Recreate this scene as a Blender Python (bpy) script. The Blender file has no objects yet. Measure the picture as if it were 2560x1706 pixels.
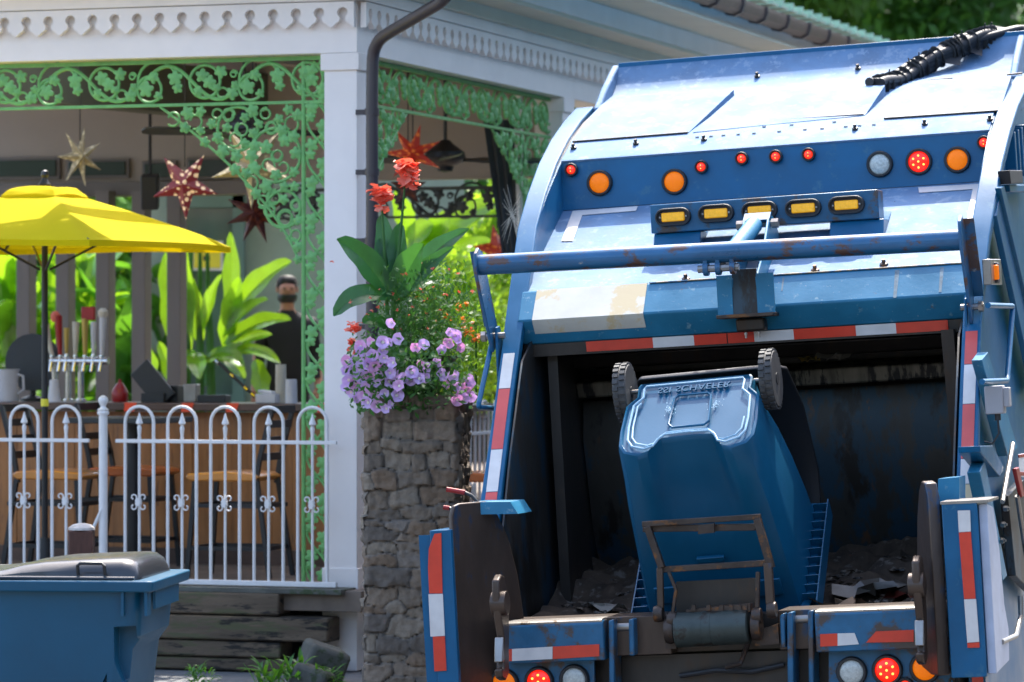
import bpy, bmesh, math, random
from mathutils import Vector, Matrix, noise
random.seed(7)
R = math.radians
sc = bpy.context.scene
# ---------------- camera, world, sun, exposure ----------------
CAMH = 2.1
F, CX, YH = 9000.0, 1280.0, 853.0          # focal length in pixels of the 2560 wide photo
cam_d = bpy.data.cameras.new("camera"); cam = bpy.data.objects.new("camera", cam_d)
sc.collection.objects.link(cam); sc.camera = cam
cam.location = (0, 0, CAMH); cam.rotation_euler = (R(90) + math.atan(7.0 / F), 0, 0)
cam_d.sensor_width = 36; cam_d.lens = 36 * F / 2560; cam_d.clip_start = .5; cam_d.clip_end = 400
cam_d.dof.use_dof = True; cam_d.dof.focus_distance = 17.0; cam_d.dof.aperture_fstop = 3.2
SUN_EL, SUN_AZ = R(57), R(13)              # azimuth to the right of +Y
w = bpy.data.worlds.new("World"); sc.world = w; w.use_nodes = True
nt = w.node_tree; bg = nt.nodes['Background']; sky = nt.nodes.new('ShaderNodeTexSky')
sky.sky_type = 'NISHITA'; sky.sun_disc = False; sky.sun_elevation = SUN_EL; sky.sun_rotation = SUN_AZ
sky.air_density = 1.0; sky.dust_density = 3; sky.ozone_density = 1.3
nt.links.new(sky.outputs[0], bg.inputs[0]); bg.inputs[1].default_value = .15
sl = bpy.data.lights.new("sun", 'SUN'); sl.energy = 2.2; sl.angle = R(.5); sl.color = (1, .95, .86)
sun = bpy.data.objects.new("sun", sl); sc.collection.objects.link(sun)
sd = Vector((math.sin(SUN_AZ) * math.cos(SUN_EL), math.cos(SUN_AZ) * math.cos(SUN_EL), math.sin(SUN_EL)))
sun.rotation_euler = sd.to_track_quat('Z', 'Y').to_euler(); sun.location = (0, 0, 30)
sc.view_settings.view_transform = 'Standard'; sc.view_settings.look = 'None'
sc.view_settings.exposure = 2.0; sc.view_settings.gamma = 1

# ---------------- helpers ----------------
def mat(name, col, rough=.5, metal=0, var=.15, scale=4, bump=0, bscale=40, rust=None, coat=0, trans=None,
        emit=None, spec=.5, stretch=(1, 1, 1), rvar=0):
    m = bpy.data.materials.new(name); m.use_nodes = True; n = m.node_tree; N = n.nodes; L = n.links
    b = N['Principled BSDF']; b.inputs['Metallic'].default_value = metal
    b.inputs['Specular IOR Level'].default_value = spec
    b.inputs['Coat Weight'].default_value = coat; b.inputs['Coat Roughness'].default_value = .12
    tc = N.new('ShaderNodeTexCoord'); mp = N.new('ShaderNodeMapping'); mp.inputs['Scale'].default_value = stretch
    L.new(tc.outputs['Object'], mp.inputs[0])
    def ns(s, d=6, r=.6):
        t = N.new('ShaderNodeTexNoise'); t.inputs['Scale'].default_value = s; t.inputs['Detail'].default_value = d
        t.inputs['Roughness'].default_value = r; L.new(mp.outputs[0], t.inputs['Vector']); return t
    def ramp(src, a, c, va=0, vb=1):
        r = N.new('ShaderNodeMapRange'); r.inputs[1].default_value = a; r.inputs[2].default_value = c
        r.inputs[3].default_value = va; r.inputs[4].default_value = vb; L.new(src, r.inputs[0]); return r.outputs[0]
    def mix(f, a, c):
        x = N.new('ShaderNodeMix'); x.data_type = 'RGBA'
        if isinstance(f, float): x.inputs[0].default_value = f
        else: L.new(f, x.inputs[0])
        for s, i in ((a, 6), (c, 7)):
            if isinstance(s, tuple): x.inputs[i].default_value = (*s[:3], 1)
            else: L.new(s, x.inputs[i])
        return x.outputs[2]
    lo = tuple(c * (1 - var) for c in col); hi = tuple(min(1, c * (1 + var)) for c in col)
    t1 = ns(scale); c = mix(ramp(t1.outputs[0], .3, .7), lo, hi)
    rr = rough
    rsock = ramp(t1.outputs[0], .3, .7, max(.03, rough - rvar), min(1, rough + rvar)) if rvar else None
    if rust:
        for (rc, am, s) in rust:
            t2 = ns(s, 9, .68); f = ramp(t2.outputs[0], 1 - am - .03, 1 - am + .03)
            c = mix(f, c, rc)
    L.new(c, b.inputs['Base Color'])
    if rsock: L.new(rsock, b.inputs['Roughness'])
    else: b.inputs['Roughness'].default_value = rough
    if bump:
        t3 = ns(bscale, 5); bp = N.new('ShaderNodeBump'); bp.inputs['Strength'].default_value = bump
        bp.inputs['Distance'].default_value = .01; L.new(t3.outputs[0], bp.inputs['Height'])
        L.new(bp.outputs[0], b.inputs['Normal'])
    if emit: b.inputs['Emission Color'].default_value = (*emit[0], 1); b.inputs['Emission Strength'].default_value = emit[1]
    if trans:
        out = N['Material Output']; tr = N.new('ShaderNodeBsdfTranslucent'); ms = N.new('ShaderNodeMixShader')
        tr.inputs[0].default_value = (*trans[0], 1); ms.inputs[0].default_value = trans[1]
        L.new(b.outputs[0], ms.inputs[1]); L.new(tr.outputs[0], ms.inputs[2]); L.new(ms.outputs[0], out.inputs[0])
    return m

RUST = (.10, .045, .02); GRIME = (.03, .028, .025)
M = dict(
 blue=mat('blue truck paint', (.004, .098, .215), .36, 0, .16, 3, .04, 60, [((.03, .13, .22), .38, 9), ((.02, .05, .1), .3, 14), ((.10, .05, .03), .27, 26)], coat=.06, rvar=.08, spec=.3),
 blue_roof=mat('blue paint with painted sun glare', (.10, .19, .32), .66, 0, .2, 5, .15, 26, [((.17, .26, .38), .42, 14), ((.05, .09, .14), .30, 24), ((.16, .11, .07), .27, 40)], coat=0, rvar=.1, spec=.28),  # paler copy of the truck blue; sun and sky glare put into colour
 blue_lip=mat('scuffed blue paint', (.02, .17, .30), .42, 0, .2, 4, .08, 50, [((.16, .30, .38), .36, 20), ((.25, .33, .4), .32, 44), ((.13, .08, .05), .30, 12)], coat=.08, rvar=.1, spec=.35),
 bar=mat('rubbed blue bar paint', (.012, .10, .22), .34, .1, .25, 6, .06, 40, [((.10, .05, .035), .44, 9), ((.3, .3, .3), .3, 25)], coat=.3, rvar=.1, stretch=(.6, 1, 1)),
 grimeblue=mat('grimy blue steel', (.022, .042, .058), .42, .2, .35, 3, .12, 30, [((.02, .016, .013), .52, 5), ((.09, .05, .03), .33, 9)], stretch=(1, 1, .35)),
 black_steel=mat('greasy black steel', (.036, .031, .027), .4, .3, .4, 4, .15, 25, [((.05, .035, .025), .42, 8)], stretch=(1, 1, .4)),
 rusty=mat('rusty worn steel', (.055, .04, .032), .45, .5, .4, 8, .25, 40, [((.16, .07, .025), .42, 12), ((.4, .25, .1), .3, 30)]),
 brownsteel=mat('worn brown steel plate', (.07, .048, .036), .38, .4, .3, 6, .15, 35, [((.02, .05, .1), .38, 6), ((.15, .11, .08), .31, 22)], stretch=(1, 1, .4)),
 bumper=mat('chipped blue bumper', (.012, .10, .20), .4, .1, .25, 7, .08, 40, [((.07, .05, .04), .46, 5), ((.15, .09, .05), .32, 20)]),
 steel=mat('bare steel', (.3, .28, .26), .35, .8, .2, 10, .1, 50, [((.12, .08, .05), .36, 14)]),
 chrome=mat('chrome', (.7, .7, .7), .14, 1, .05),
 rubber=mat('black rubber', (.018, .018, .02), .55, 0, .25, 20, .1, 60),
 tread=mat('grey black tyre', (.045, .044, .043), .6, 0, .3, 20, .15, 60),
 amber=mat('amber lens', (1, .19, .002), .35, 0, .12, 60, .25, 120, coat=.05, spec=.25, emit=((1, .2, .004), .10)),  # faint glow added to lift the lens colour out of shade
 amber2=mat('yellow amber lens', (.85, .42, .01), .25, 0, .15, 60, .3, 90, coat=.5, emit=((1, .45, .02), .08)),
 red=mat('red lens', (.5, .02, .01), .2, 0, .1, 20, .1, 90, coat=.5, emit=((1, .04, .01), .25)),
 redlit=mat('lit red lens', (.6, .012, .004), .25, 0, .1, 20, 0, 90, coat=.2, emit=((1, .016, .004), .32)),
 led=mat('lit led', (1, .3, .05), .2, emit=((1, .2, .03), 1.6)),
 clear=mat('clear white lens', (.5, .52, .48), .2, 0, .25, 90, .3, 80, coat=.6),
 tred=mat('red reflective tape', (.62, .035, .012), .35, 0, .1, 12, .05, 60, [((.1, .03, .02), .27, 18)], coat=.3),
 tpink=mat('faded red reflective tape', (.58, .07, .06), .35, 0, .1, 9, .06, 30, [((.35, .15, .12), .3, 18)], coat=.3),
 twhite=mat('white reflective tape', (.62, .6, .58), .35, 0, .08, 12, .05, 60, [((.2, .17, .13), .3, 14)], coat=.3),
 worn=mat('worn off white paint', (.62, .6, .53), .5, 0, .08, 6, .05, 40, [((.62, .5, .3), .47, 5), ((.25, .22, .18), .27, 30)]),
 bin=mat('blue moulded plastic', (.003, .085, .175), .36, 0, .1, 3, .05, 90, [((.12, .26, .42), .25, 40)], spec=.35, rvar=.05),
 bin2=mat('dull blue moulded plastic', (.003, .075, .145), .36, 0, .12, 2, .05, 60, spec=.4, rvar=.06),
 lid=mat('dark grey lid plastic', (.03, .031, .034), .24, 0, .15, 3, .03, 60, spec=.6),
 scuff=mat('pale scuffed plastic', (.25, .42, .55), .5, 0, .2, 60),
 greyplastic=mat('grey plastic', (.32, .31, .32), .5, 0, .1),
 white=mat('white painted wood', (.90, .82, .765), .5, 0, .05, 2.5, .06, 18),
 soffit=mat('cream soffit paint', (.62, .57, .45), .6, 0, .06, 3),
 green=mat('verdigris painted iron', (.16, .42, .125), .5, 0, .2, 12, .2, 60, [((.2, .5, .3), .32, 16)]),
 silhouette_iron=mat('iron painted as silhouette', (.03, .035, .03), .5, 0, .2, 12),
 pipe=mat('brown downpipe', (.055, .042, .045), .4, 0, .12, 5, coat=.2),
 gutter=mat('brown gutter', (.12, .075, .06), .4, 0, .12, 8),
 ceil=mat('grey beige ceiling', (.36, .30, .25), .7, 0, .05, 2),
 olive=mat('olive beam', (.11, .11, .07), .7, 0, .1, 3),
 column=mat('taupe column', (.17, .145, .125), .6, 0, .08, 3, stretch=(1, 1, .2)),
 drape=mat('charcoal drape', (.045, .05, .052), .8, 0, .15, 3),
 teal=mat('teal door paint', (.12, .22, .2), .5, 0, .08, 3),
 pane=mat('dark window pane', (.02, .035, .03), .08, 0, .2, 2, coat=.5),
 fence=mat('white fence enamel', (.80, .76, .73), .42, 0, .06, 10, .15, 60, [((.45, .36, .28), .27, 30)], coat=.15),
 counterwood=mat('orange brown boards', (.36, .15, .045), .5, 0, .35, 3, .1, 30, [((.2, .09, .04), .4, 6)], stretch=(5, 5, .5)),
 countertop=mat('dark wood top', (.10, .06, .045), .35, 0, .3, 6, stretch=(.4, 2, 1)),
 timber=mat('mossy old timber', (.11, .078, .05), .85, 0, .45, 5, .5, 25, [((.09, .085, .04), .42, 6), ((.02, .016, .012), .42, 9)], stretch=(.35, 1, 2)),
 stone=mat('brown rubble stone', (.25, .165, .105), .88, 0, .5, 9, .9, 26, [((.2, .175, .15), .4, 9), ((.035, .03, .03), .34, 6), ((.09, .1, .05), .28, 14)]),
 mortar=mat('mortar', (.08, .066, .055), .9, 0, .3, 15, .5, 50),
 mosscrete=mat('mossy concrete', (.1, .1, .085), .9, 0, .3, 8, .5, 30, [((.05, .07, .03), .42, 7)]),
 asphalt=mat('asphalt', (.11, .105, .10), .85, 0, .25, 30, .4, 90),
 pave=mat('grey paving', (.16, .16, .16), .8, 0, .2, 8, .3, 60),
 deck=mat('deck boards', (.16, .12, .09), .7, 0, .3, 5),
 seat=mat('orange varnished seat', (.62, .24, .04), .3, 0, .12, 5, coat=.4),
 seat2=mat('dark orange varnished seat', (.55, .13, .025), .3, 0, .12, 5, coat=.4),
 blackmetal=mat('black metal', (.015, .016, .018), .4, 0, .1),
 yellow=mat('yellow canvas', (.72, .60, .004), .85, 0, .05, 3, .06, 60, spec=.15, trans=((.8, .58, .003), .35)),
 yell=mat('yellow tag', (.8, .7, .05), .5),
 orange=mat('orange red tape', (.85, .08, .02), .4),
 redp=mat('red plastic', (.30, .01, .01), .3), white2=mat('white plastic', (.55, .54, .56), .35),
 ivory=mat('ivory handle', (.55, .5, .4), .35), gold=mat('brass handle', (.45, .32, .08), .3, .4),
 skin=mat('skin', (.42, .2, .13), .55, 0, .08), shirt=mat('black cotton', (.012, .012, .015), .8, 0, .2),
 hair=mat('dark hair', (.012, .009, .008), .6),
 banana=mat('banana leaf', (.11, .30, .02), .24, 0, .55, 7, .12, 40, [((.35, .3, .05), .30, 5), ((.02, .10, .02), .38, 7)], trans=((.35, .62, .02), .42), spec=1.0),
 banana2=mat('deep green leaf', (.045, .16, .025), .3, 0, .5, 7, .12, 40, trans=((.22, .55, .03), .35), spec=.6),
 canna=mat('canna leaf', (.03, .12, .035), .3, 0, .4, 8, .12, 60, trans=((.1, .35, .03), .25), spec=.5),
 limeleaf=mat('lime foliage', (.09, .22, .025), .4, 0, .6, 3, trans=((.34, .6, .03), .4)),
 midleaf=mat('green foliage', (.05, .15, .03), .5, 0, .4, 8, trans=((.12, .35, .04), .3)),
 darkleaf=mat('dark tree foliage', (.09, .21, .055), .5, 0, .6, 1.0, trans=((.25, .5, .06), .42)),
 bark=mat('bark', (.08, .06, .045), .9, 0, .3, 8, .5),
 lilac=mat('lilac petal', (.82, .58, .92), .5, 0, .12, 30, trans=((.7, .4, .9), .3)),
 pink=mat('pink petal', (.86, .50, .78), .5, 0, .12, 30, trans=((.8, .3, .7), .3)),
 throat=mat('pale flower throat', (.8, .75, .6), .5),
 coral=mat('coral petal', (.9, .24, .15), .45, 0, .15, 20, trans=((1, .15, .08), .35)),
 orangep=mat('orange blossom', (.85, .25, .03), .5, trans=((1, .3, .03), .3)),
 yelp=mat('yellow leaf', (.7, .6, .05), .5, trans=((.9, .8, .05), .4)),
 cord=mat('cord', (.02, .02, .02), .8),
 fan=mat('black fan', (.012, .012, .013), .4),
 lime2=mat('sunlit lime foliage', (.17, .33, .03), .45, 0, .35, 6, trans=((.5, .75, .04), .5)),  # brighter copy of the lime foliage; sunlight is put into its colour
 bladesteel=mat('worn packer steel', (.05, .046, .04), .45, .2, .35, 3, .12, 30, [((.02, .05, .075), .47, 6), ((.10, .055, .03), .36, 10), ((.02, .017, .014), .42, 4)], stretch=(1, 1, .35)),
 paper=mat('crumpled paper', (.26, .24, .21), .7, 0, .2, 10), card=mat('stained cardboard', (.2, .13, .08), .85, 0, .3, 8),
 trash=mat('compacted refuse', (.055, .036, .023), .8, 0, .6, 7, .6, 20, [((.14, .12, .1), .4, 12), ((.14, .06, .035), .33, 9)]),
 label_white=mat('white label', (.7, .7, .7), .4), ink=mat('dark print', (.03, .03, .03), .5),
 bag=mat('grey plastic bag', (.11, .095, .08), .3, 0, .3, 9, .2, 20), redbag=mat('dark red wrapper', (.10, .02, .014), .35),
)
def starmat(name, a, b, em=None):
    m = bpy.data.materials.new(name); m.use_nodes = True; n = m.node_tree; N = n.nodes; L = n.links
    p = N['Principled BSDF']; v = N.new('ShaderNodeTexVoronoi'); v.inputs['Scale'].default_value = 26
    tc = N.new('ShaderNodeTexCoord'); L.new(tc.outputs['Object'], v.inputs['Vector'])
    r = N.new('ShaderNodeMapRange'); r.inputs[1].default_value = .32; r.inputs[2].default_value = .42; L.new(v.outputs['Distance'], r.inputs[0])
    x = N.new('ShaderNodeMix'); x.data_type = 'RGBA'; x.inputs[6].default_value = (*b, 1); x.inputs[7].default_value = (*a, 1)
    L.new(r.outputs[0], x.inputs[0]); L.new(x.outputs[2], p.inputs['Base Color']); p.inputs['Roughness'].default_value = .5
    if em:
        L.new(x.outputs[2], p.inputs['Emission Color']); p.inputs['Emission Strength'].default_value = em
    return m
M['star_gold'] = starmat('cream paper star', (.28, .23, .14), (.55, .47, .3), .03)
M['star_maroon'] = starmat('maroon paper star', (.13, .015, .02), (.75, .55, .35), .12)
M['star_dark'] = starmat('dark red paper star', (.06, .012, .01), (.13, .03, .01), .02)
M['star_red'] = starmat('red paper star', (.30, .022, .010), (.6, .16, .03), .08)

class MB:
    def __init__(s): s.v = []; s.f = []; s.T = None
    def add(s, vs, fs):
        o = len(s.v)
        for p in vs:
            p = Vector(p); s.v.append(s.T @ p if s.T is not None else p)
        s.f += [tuple(i + o for i in q) for q in fs]; return s
    def box(s, c, d, rot=None):
        x, y, z = (k / 2 for k in d); c = Vector(c)
        vs = [Vector((i * x, j * y, k * z)) for k in (-1, 1) for j in (-1, 1) for i in (-1, 1)]
        if rot is not None: vs = [rot @ p for p in vs]
        return s.add([p + c for p in vs], [(0, 2, 3, 1), (4, 5, 7, 6), (0, 1, 5, 4), (2, 6, 7, 3), (0, 4, 6, 2), (1, 3, 7, 5)])
    def prism(s, pts, a, b, ax):
        def mk(p, t): return {0: (t, p[0], p[1]), 1: (p[0], t, p[1]), 2: (p[0], p[1], t)}[ax]
        n = len(pts)
        return s.add([mk(p, a) for p in pts] + [mk(p, b) for p in pts],
                     [tuple(range(n)), tuple(range(2 * n - 1, n - 1, -1))] + [(i, n + i, n + (i + 1) % n, (i + 1) % n) for i in range(n)])
    def tube(s, path, r, n=8, closed=False):
        P = [Vector(p) for p in path]; m = len(P); vs = []; fs = []
        rs = r if isinstance(r, (list, tuple)) else [r] * m
        up = None
        for i in range(m):
            if closed: t = (P[(i + 1) % m] - P[i - 1])
            else: t = P[min(i + 1, m - 1)] - P[max(i - 1, 0)]
            if t.length < 1e-9: t = Vector((0, 0, 1))
            t.normalize()
            if up is None: up = t.orthogonal().normalized()
            up = (up - t * up.dot(t))
            if up.length < 1e-6: up = t.orthogonal()
            up.normalize(); sd_ = t.cross(up)
            for k in range(n):
                a = 2 * math.pi * k / n; vs.append(P[i] + (up * math.cos(a) + sd_ * math.sin(a)) * rs[i])
        for i in range(m if closed else m - 1):
            j = (i + 1) % m
            for k in range(n): fs.append((i * n + k, i * n + (k + 1) % n, j * n + (k + 1) % n, j * n + k))
        if not closed: fs += [tuple(range(n - 1, -1, -1)), tuple(range((m - 1) * n, m * n))]
        return s.add(vs, fs)
    def lathe(s, prof, c, ax=(0, 0, 1), n=24):
        ax = Vector(ax).normalized(); u = ax.orthogonal().normalized(); v = ax.cross(u); c = Vector(c); vs = []; fs = []
        for (r, h) in prof:
            for k in range(n):
                a = 2 * math.pi * k / n; vs.append(c + ax * h + (u * math.cos(a) + v * math.sin(a)) * r)
        m = len(prof)
        for i in range(m - 1):
            for k in range(n): fs.append((i * n + k, i * n + (k + 1) % n, (i + 1) * n + (k + 1) % n, (i + 1) * n + k))
        fs += [tuple(range(n - 1, -1, -1)), tuple(range((m - 1) * n, m * n))]
        return s.add(vs, fs)
    def loft(s, secs, cap=True):
        n = len(secs[0]); vs = [p for q in secs for p in q]; fs = []
        for i in range(len(secs) - 1):
            for k in range(n): fs.append((i * n + k, i * n + (k + 1) % n, (i + 1) * n + (k + 1) % n, (i + 1) * n + k))
        if cap: fs += [tuple(range(n - 1, -1, -1)), tuple(range((len(secs) - 1) * n, len(secs) * n))]
        return s.add(vs, fs)
    def leaf(s, p0, d, up, L, W, droop=.4, fold=.25, wav=.05, n=9, rib=.022):
        """a blade: midrib arcs from p0 along d and bends down; halves folded up from the midrib"""
        p = Vector(p0); d = Vector(d).normalized(); up = Vector(up); vs = []; fs = []; ph = random.random() * 6
        for i in range(n + 1):
            t = i / n; side = d.cross(up)
            if side.length < 1e-4: side = Vector((1, 0, 0))
            side.normalize(); nn = side.cross(d).normalized(); rp = nn * (W * rib * (-1) ** i)
            wd = W * (math.sin(math.pi * min(1, t * .93 + .035)) ** .7) * (1 if t < .97 else .2)
            wv = math.sin(t * 17 + ph) * wav * W; wv2 = math.cos(t * 13 + ph) * wav * W
            vs += [p - side * (wd / 2 + wv) + nn * (fold * wd / 2), p - side * wd / 4 + nn * fold * wd / 5 + rp, p.copy() - nn * W * .03, p + side * wd / 4 + nn * fold * wd / 5 + rp, p + side * (wd / 2 + wv2) + nn * (fold * wd / 2)]
            p = p + d * (L / n); d = (d + Vector((0, 0, -droop / n * (1 + t)))).normalized()
        for i in range(n):
            for k in range(4): a = i * 5 + k; fs.append((a, a + 1, a + 6, a + 5))
        return s.add(vs, fs)
    def build(s, name, m, parent=None, bev=0, flat=False, norm=True, sub=0):
        me = bpy.data.meshes.new(name); me.from_pydata([tuple(p) for p in s.v], [], s.f); me.update()
        if norm:
            bm = bmesh.new(); bm.from_mesh(me); bmesh.ops.recalc_face_normals(bm, faces=bm.faces); bm.to_mesh(me); bm.free()
        me.materials.append(M[m] if isinstance(m, str) else m)
        if not flat:
            me.polygons.foreach_set('use_smooth', [True] * len(me.polygons)); me.set_sharp_from_angle(angle=R(38))
        o = bpy.data.objects.new(name, me); sc.collection.objects.link(o); o.parent = parent
        if bev:
            b = o.modifiers.new('bevel', 'BEVEL'); b.width = bev; b.segments = 2; b.limit_method = 'ANGLE'; b.angle_limit = R(40)
        if sub:
            b = o.modifiers.new('sub', 'SUBSURF'); b.levels = sub; b.render_levels = sub
        return o
def tag(o, label=None, cat=None, group=None, kind=None):
    if label: o['label'] = label
    if cat: o['category'] = cat
    if group: o['group'] = group
    if kind: o['kind'] = kind
    return o
def empty(name, loc=(0, 0, 0), rz=0, **k):
    o = bpy.data.objects.new(name, None); sc.collection.objects.link(o); o.location = loc; o.rotation_euler = (0, 0, rz); o.empty_display_size = .2
    return tag(o, **k)
def copytree(o, parent=None):
    c = o.copy(); sc.collection.objects.link(c); c.parent = parent
    for ch in list(o.children):
        if ch.name in KID: pass
        copytree(ch, c)
    return c
KID = {}
def ray(px, py): return Vector(((px - CX) / F, 1, (860.0 - py) / F))
def at(px, py, Y): return Vector((0, 0, CAMH)) + ray(px, py) * Y
def onp(Mx, px, py, ax, val):
    """where the sight line meets the plane (local axis ax) = val of a frame: used to measure sizes off the photo"""
    I = Mx.inverted(); o = I @ Vector((0, 0, CAMH)); d = I.to_3x3() @ ray(px, py)
    return o + d * ((val - o[ax]) / d[ax])
# ================= setting: ground =================
def sheet(name, pts, m, z=0):
    b = MB(); b.add([(x, y, z) for x, y in pts], [tuple(range(len(pts)))]); return tag(b.build(name, m, norm=False), kind='structure')
A_, RL = R(15), .058
R0 = Vector((math.cos(A_), -math.sin(A_), 0)); FW = Vector((math.sin(A_), math.cos(A_), 0)); ZZ = Vector((0, 0, 1))
RT = R0 * math.cos(RL) + ZZ * math.sin(RL); UP = ZZ * math.cos(RL) - R0 * math.sin(RL)
TM = Matrix(((RT.x, FW.x, UP.x, .9056), (RT.y, FW.y, UP.y, 16.4), (RT.z, FW.z, UP.z, .8609), (0, 0, 0, 1)))
def TP(px, py, ax, val): return onp(TM, px, py, ax, val)
sheet('ground', [(-150, -20), (150, -20), (150, 200), (-150, 200)], 'pave', -.012)
# street: level on the left, cambered up to the right under the truck
b = MB(); gv = []; gf = []; NX = 24
for i in range(NX + 1):
    for j in range(2):
        t = -9 + i * .75; y = (-6, 40)[j]; p = R0 * t + FW * y + Vector((.9056, 10, 0)); p.z = max(0, (t + 1.0 + 0) * math.tan(RL)) + .0
        gv.append(p)
for i in range(NX): gf.append((2 * i, 2 * i + 2, 2 * i + 3, 2 * i + 1))
b.add(gv, gf); tag(b.build('road', 'asphalt', norm=False), kind='structure')

# unseen wooded rise added behind the viewer to shade vertical faces and darken reflections
b = MB(); hv = []; hf = []; rnd = random.Random(2)
for i in range(41):
    x = -120 + i * 6
    for (y, z) in ((-34, -.5), (-36, 5 + rnd.random() * 2), (-40, 11 + rnd.random() * 3), (-60, 16 + rnd.random() * 4), (-80, -1)): hv.append((x + rnd.uniform(-2, 2), y + rnd.uniform(-2, 2), z))
for i in range(40):
    for j in range(4): a = i * 5 + j; hf.append((a, a + 1, a + 6, a + 5))
b.add(hv, hf); M['wood'] = mat('added woodland', (.035, .045, .03), .9, 0, .5, .3); tag(b.build('added_hills', 'wood', norm=False), kind='structure')
b = MB(); hv = []; hf = []  # second rise added on the right to darken what the truck side reflects
for i in range(31):
    y = -30 + i * 6
    for (x, z) in ((13, -.5), (15, 5 + rnd.random() * 2), (19, 10 + rnd.random() * 3), (35, 14 + rnd.random() * 4), (60, -1)): hv.append((x + rnd.uniform(-1.5, 1.5) + max(0, y - 30) * .35, y + rnd.uniform(-2, 2), z))
for i in range(30):
    for j in range(4): a = i * 5 + j; hf.append((a, a + 1, a + 6, a + 5))
b.add(hv, hf); tag(b.build('added_hills', 'wood', norm=False), kind='structure')
b = MB(); hv = []; hf = []  # far ridge added to hide bright sky reflected in the truck side
for i in range(31):
    x = -90 + i * 8
    for (y, z) in ((70, -.5), (74, 5 + rnd.random() * 2), (80, 8 + rnd.random() * 3), (110, 12 + rnd.random() * 4), (150, -1)): hv.append((x + rnd.uniform(-2, 2), y + rnd.uniform(-2, 2), z))
for i in range(30):
    for j in range(4): a = i * 5 + j; hf.append((a, a + 1, a + 6, a + 5))
b.add(hv, hf); tag(b.build('added_hills', 'wood', norm=False), kind='structure')

# ================= refuse truck =================
truck = bpy.data.objects.new('garbage_truck', None); sc.collection.objects.link(truck); truck.matrix_world = TM
tag(truck, 'blue rear loader garbage truck with open hopper and round tail lights', 'garbage truck')
FL = [(.20, -.15, 1.19), (.33, .3, 1.19), (.47, .56, 1.19), (.60, .752, 1.185), (.76, .99, 1.18), (.935, 1.231, 1.18), (1.12, 1.465, 1.185), (1.32, 1.69, 1.195), (1.543, 1.90, 1.214),
      (1.8, 2.08, 1.222), (2.1, 2.25, 1.232), (2.425, 2.397, 1.24), (2.78, 2.52, 1.25), (3.126, 2.614, 1.262)]
def curve_n(i):
    a = FL[max(0, i - 1)]; c = FL[min(len(FL) - 1, i + 1)]; t = Vector((c[0] - a[0], c[1] - a[1])).normalized(); return Vector((-t.y, t.x))  # rear/up side
for s in (-1, 1):
    b = MB(); secs = []
    for i, (y, z, wd) in enumerate(FL):
        n = curve_n(i); q = (y - n.x * .055, z - n.y * .055); wi = max(1.09, wd - .10)
        secs.append([(s * wd, y, z), (s * wi, y, z), (s * wi, q[0], q[1]), (s * wd, q[0], q[1])])
    b.loft(secs); b.build('side_frame', 'blue', truck, bev=.006)
    # side wall plate
    b = MB(); pts = [(y - curve_n(i).x * .02, z - curve_n(i).y * .02) for i, (y, z, _) in enumerate(FL)]
    pts = pts + [(3.6, 2.66), (3.6, -.6), (.5, -.6)]
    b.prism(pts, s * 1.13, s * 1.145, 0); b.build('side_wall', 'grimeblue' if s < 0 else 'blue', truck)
    # inner wall lining between frame and hatch (painted) above the opening
    b = MB(); q = [(y, z - .02) for (y, z, _) in FL[5:]] + [(3.13, 2.55), (2.15, 1.98), (1.2, 1.5)]
    b.prism(q, s * 1.118, s * 1.127, 0); b.build('inner_cheek', 'blue', truck)
    # inner hopper wall, dirty
    b = MB(); b.prism([(.12, -.05), (.34, .3), (.62, .76), (.95, 1.22), (1.2, 1.34), (2.7, 1.7), (2.7, -.45), (.3, -.45)], s * 1.068, s * 1.077, 0); b.build('hopper_wall', 'bladesteel', truck)
W = 1.12
def band(name, m, prof, x0=-W, x1=W, th=.012, bev=0):
    b = MB(); secs = []
    up = [Vector(p) for p in prof]; lo = []
    for i, p in enumerate(up):
        a = up[max(0, i - 1)]; c = up[min(len(up) - 1, i + 1)]; t = (c - a).normalized(); lo.append(p + Vector((t.y, -t.x)) * th)
    b.prism([tuple(p) for p in up] + [tuple(p) for p in reversed(lo)], x0, x1, 0); return b.build(name, m, truck, bev=bev)
band('hatch_panel', 'blue_roof', [(1.225, 1.565), (2.135, 2.0)])
band('lamp_panel', 'blue', [(2.135, 2.003), (2.165, 2.262)])
roofp = [(2.155, 2.262), (2.17, 2.272), (2.42, 2.385), (2.9, 2.552), (3.13, 2.618), (3.32, 2.665), (3.42, 2.69), (3.5, 2.735), (3.55, 2.79), (3.60, 2.86)]
band('roof_panel', 'blue_roof', roofp, -1.12, 1.12)
b = MB(); b.prism([(3.6, 2.845), (3.6, 2.885), (3.75, 2.885), (3.75, 2.845)], -1.12, 1.16, 0); b.build('roof_edge', 'blue', truck, bev=.005)
# side caps of the raised back edge
for s in (-1, 1):
    b = MB(); b.prism([(3.1, 2.6), (3.3, 2.72), (3.5, 2.82), (3.62, 2.875), (3.72, 2.875), (3.72, 2.5), (3.1, 2.4)], s * 1.121, s * 1.16, 0); b.build('roof_cheek', 'blue_roof', truck, bev=.01)
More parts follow.
